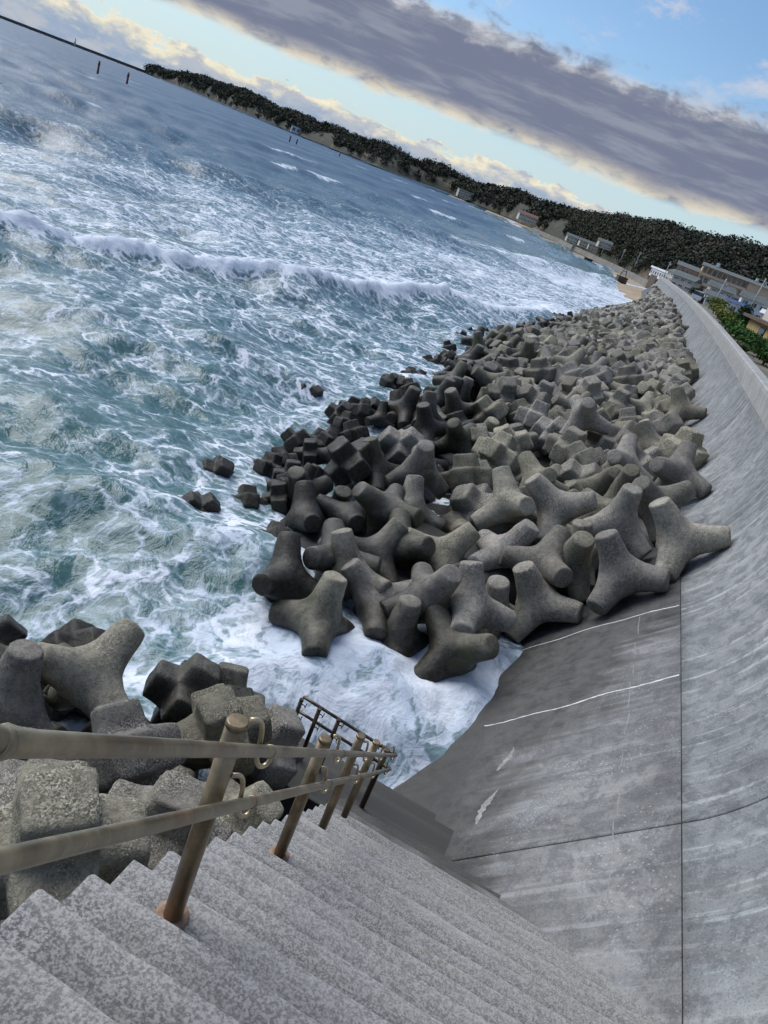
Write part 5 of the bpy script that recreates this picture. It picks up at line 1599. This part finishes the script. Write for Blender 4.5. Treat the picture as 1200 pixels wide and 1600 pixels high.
pole((5.55, 109.9, 4.4), 4.0, 'pale concrete pole leaning over the bushes behind the wall')
pole((10.6, 119.5, 4.4), 5.9, 'tall pale pole with arm in front of the blank tan wall')
pole((-13.6, 269.6, 4.0), 5.0, 'lamp pole beside the teal roof')
pole((-27.5, 298.7, 3.6), 5.4, 'pole at the left among the far promenade houses')
pole((-19.8, 289.3, 3.6), 4.6, 'middle pole of the far promenade')
pole((-3.0, 205.5, 4.2), 4.6, 'short pole behind the long white hall')

# bushes and hedges behind the wall
def bush(name, x, y, r_, h, label, colr, cat='bush', per=900, group=None):
    b = empty(name, (x, y, 4.4))
    rg = random.Random(int(x * 31 + y))
    MB().tube([(0, 0, 0), (0, 0, h * .5)], [.07, .04], 6).build('stem', M_BARK, b)
    lump = [(rg.uniform(-r_, r_) * .5, rg.uniform(-r_, r_) * .5, h * rg.uniform(.35, .72)) for _ in range(7)]
    me = leaf_cloud(lump, [r_ * .75] * 7, h / r_ * .42, per // 7, .075 + r_ * .02, [np.array(colr) * rg.uniform(.75, 1.3) for _ in lump], int(x * 7 + y), .35)
    link('crown', me, b, M_LEAF)
    tag(b, label, cat, group)


bush('bush', 5.2, 96, 1.6, 2.0, 'olive green bush at the foot of the leaning pole', (.10, .12, .035))
bush('bush', 5.6, 86, 1.7, 1.7, 'yellow green bush in front of the white sheds', (.15, .16, .04))
bush('bush', 5.3, 76, 1.6, 1.5, 'yellow green bush nearest the dark round tree', (.13, .15, .04))
bush('bush', 5.1, 68, 1.3, 1.2, 'low green bush against the back of the wall', (.07, .12, .03))
bush('round_shrub', 6.9, 74, 1.1, 2.5, 'dark green round-topped shrub standing above the hedge', (.022, .045, .018), 'shrub', 1500)
bush('bush', 4.8, 130, 1.6, 2.0, 'dark bush by the bend of the wall', (.03, .045, .02))
bush('bush', 3.6, 140, 1.8, 1.9, 'dark bush in front of the brown hotel wing', (.03, .04, .02))
for i, y in enumerate((64, 60, 56, 52, 48, 44)):
    bush('hedge', 6.0 - i * .05, y, 1.6, 1.15, 'clipped dark green hedge section %s' % ('in front of the ochre house' if i > 2 else 'left of the ochre house'), (.045, .10, .028), 'hedge', 900, 'hedge in front of the ochre house' if i > 2 else 'hedge left of the ochre house')
for i, y in enumerate((57.5, 53, 49.5, 46)):
    bush('garden_shrub', 4.75, y, .42, .6, 'small pale garden shrub in the strip behind the wall cap', (.16, .17, .09), 'shrub', 300, 'small pale shrubs behind the wall')

# parked vehicles by the bend of the wall
def car(x, y, rz, label, mat):
    c_ = empty('parked_car', (x, y, 4.41), rz)
    mb = MB()
    mb.prism([(-1.6, -.7, .3), (1.6, -.7, .3), (1.6, -.7, .75), (.9, -.7, .85), (-1.55, -.7, .85)], (0, 1.4, 0))
    mb.build('body', mat, c_)
    MB().prism([(-1.5, -.62, .853), (.8, -.62, .853), (.35, -.62, 1.35), (-1.3, -.62, 1.35)], (0, 1.24, 0)).build('cabin', M_GLASS, c_)
    MB().box((-1.25, -.6, 1.353), (.3, .6, 1.4)).build('car_roof', mat, c_)
    for sx in (-1.0, 1.0):
        for sy in (-.7, .7):
            MB().tube([(sx, sy - .08, .3), (sx, sy + .08, .3)], .3, 14).build('wheel', M_DARK, c_)
    tag(c_, label, 'car', 'cars parked behind the wall')


car(3.7, 120, R(80), 'small white car parked behind the bend of the wall', M_WHITE)
car(4.6, 126, R(70), 'white car parked beside the dark bushes', M_WHITE)

# wooden watch frame and a dark crate on the beach
wt = empty('beach_frame', (-11.0, 190, .15), R(20))
tag(wt, 'brown wooden watch box with A-frame on the sand spit', 'beach tower')
for k in range(4):
    MB().box((-1.1, -1.1, .15 + k * .5), (1.1, 1.1, .15 + k * .5 + .46), .03).build('plank_course', M_BROWN, wt)
for s_ in (-1, 1):
    MB().tube([(s_ * .75, 0, 2.1), (s_ * .15, 0, 4.0)], .09, 6).build('frame_leg', M_BROWN, wt)
MB().box((-.35, -.08, 3.2), (.35, .08, 3.32)).build('cross_bar', M_BROWN, wt)
MB().box((-2.8, -.6, 0), (-1.15, .4, .3), .03).build('step_board', M_BROWN, wt)
cr = empty('dark_crate', (-27.8, 268.6, -.1), R(15))
tag(cr, 'dark square box standing in the shallows off the beach', 'box')
MB().box((-1.3, -1.0, 0), (1.3, 1.0, 1.6), .05).build('sides', M_DARK, cr)
MB().box((-1.4, -1.1, 1.603), (1.4, 1.1, 1.75), .02).build('lid', M_BROWN, cr)

# marker posts in the bay
M_RUST = plain('rust_orange', (.20, .075, .045), .8, .2, .3, 2, .3)
for x, y, h, r_, lab in ((-212, 253, 4.2, .36, 'tall rust-orange marker post, nearest the open sea'), (-204.2, 259.2, 4.0, .36, 'rust-orange marker post, right of the tallest one'), (-176.8, 336.4, 2.9, .28, 'thin dark marker post, left one of the close pair'), (-173.5, 336.8, 2.6, .28, 'thin dark marker post, right one of the close pair'), (-197.6, 437.4, 3.0, .3, 'thin marker post standing alone off the headland')):
    t_ = empty('marker_post', (x, y, -1))
    MB().tube([(0, 0, 0), (0, 0, h + 1)], r_, 12).build('shaft', M_RUST if r_ > .35 else M_DARK, t_)
    MB().tube([(0, 0, h * .72 + 1), (0, 0, h * .86 + 1)], r_ * 1.12, 12).build('band', M_DARK if r_ > .35 else M_RUST, t_)
    MB().tube([(0, 0, h + 1.003), (0, 0, h + 1.4)], [r_ * .7, r_ * .3], 10).build('lamp_cap', M_CREAM, t_)
    tag(t_, lab, 'marker post', 'marker posts in the bay')

# breakwater on the horizon
bw = empty('breakwater', (-1400, 1040, 0))
tag(bw, 'long low dark breakwater along the horizon', 'breakwater')
MB().prism([(-260, -260, -2), (-260, -248, -2), (-260, -250, 5.5), (-260, -258, 5.5)], (560, 700, 0)).build('mole', plain('old_concrete', (.10, .10, .10), .9), bw)
lh = empty('lighthouse', (-1122, 1270, 3))
tag(lh, 'tiny white lighthouse on the far breakwater', 'lighthouse')
MB().tube([(0, 0, 0), (0, 0, 9)], [2.0, 1.4], 12).build('tower', M_WHITE, lh)
MB().tube([(0, 0, 9.003), (0, 0, 10.5), (0, 0, 11.3)], [1.1, 1.1, .2], 12).build('lantern', M_WHITE, lh)
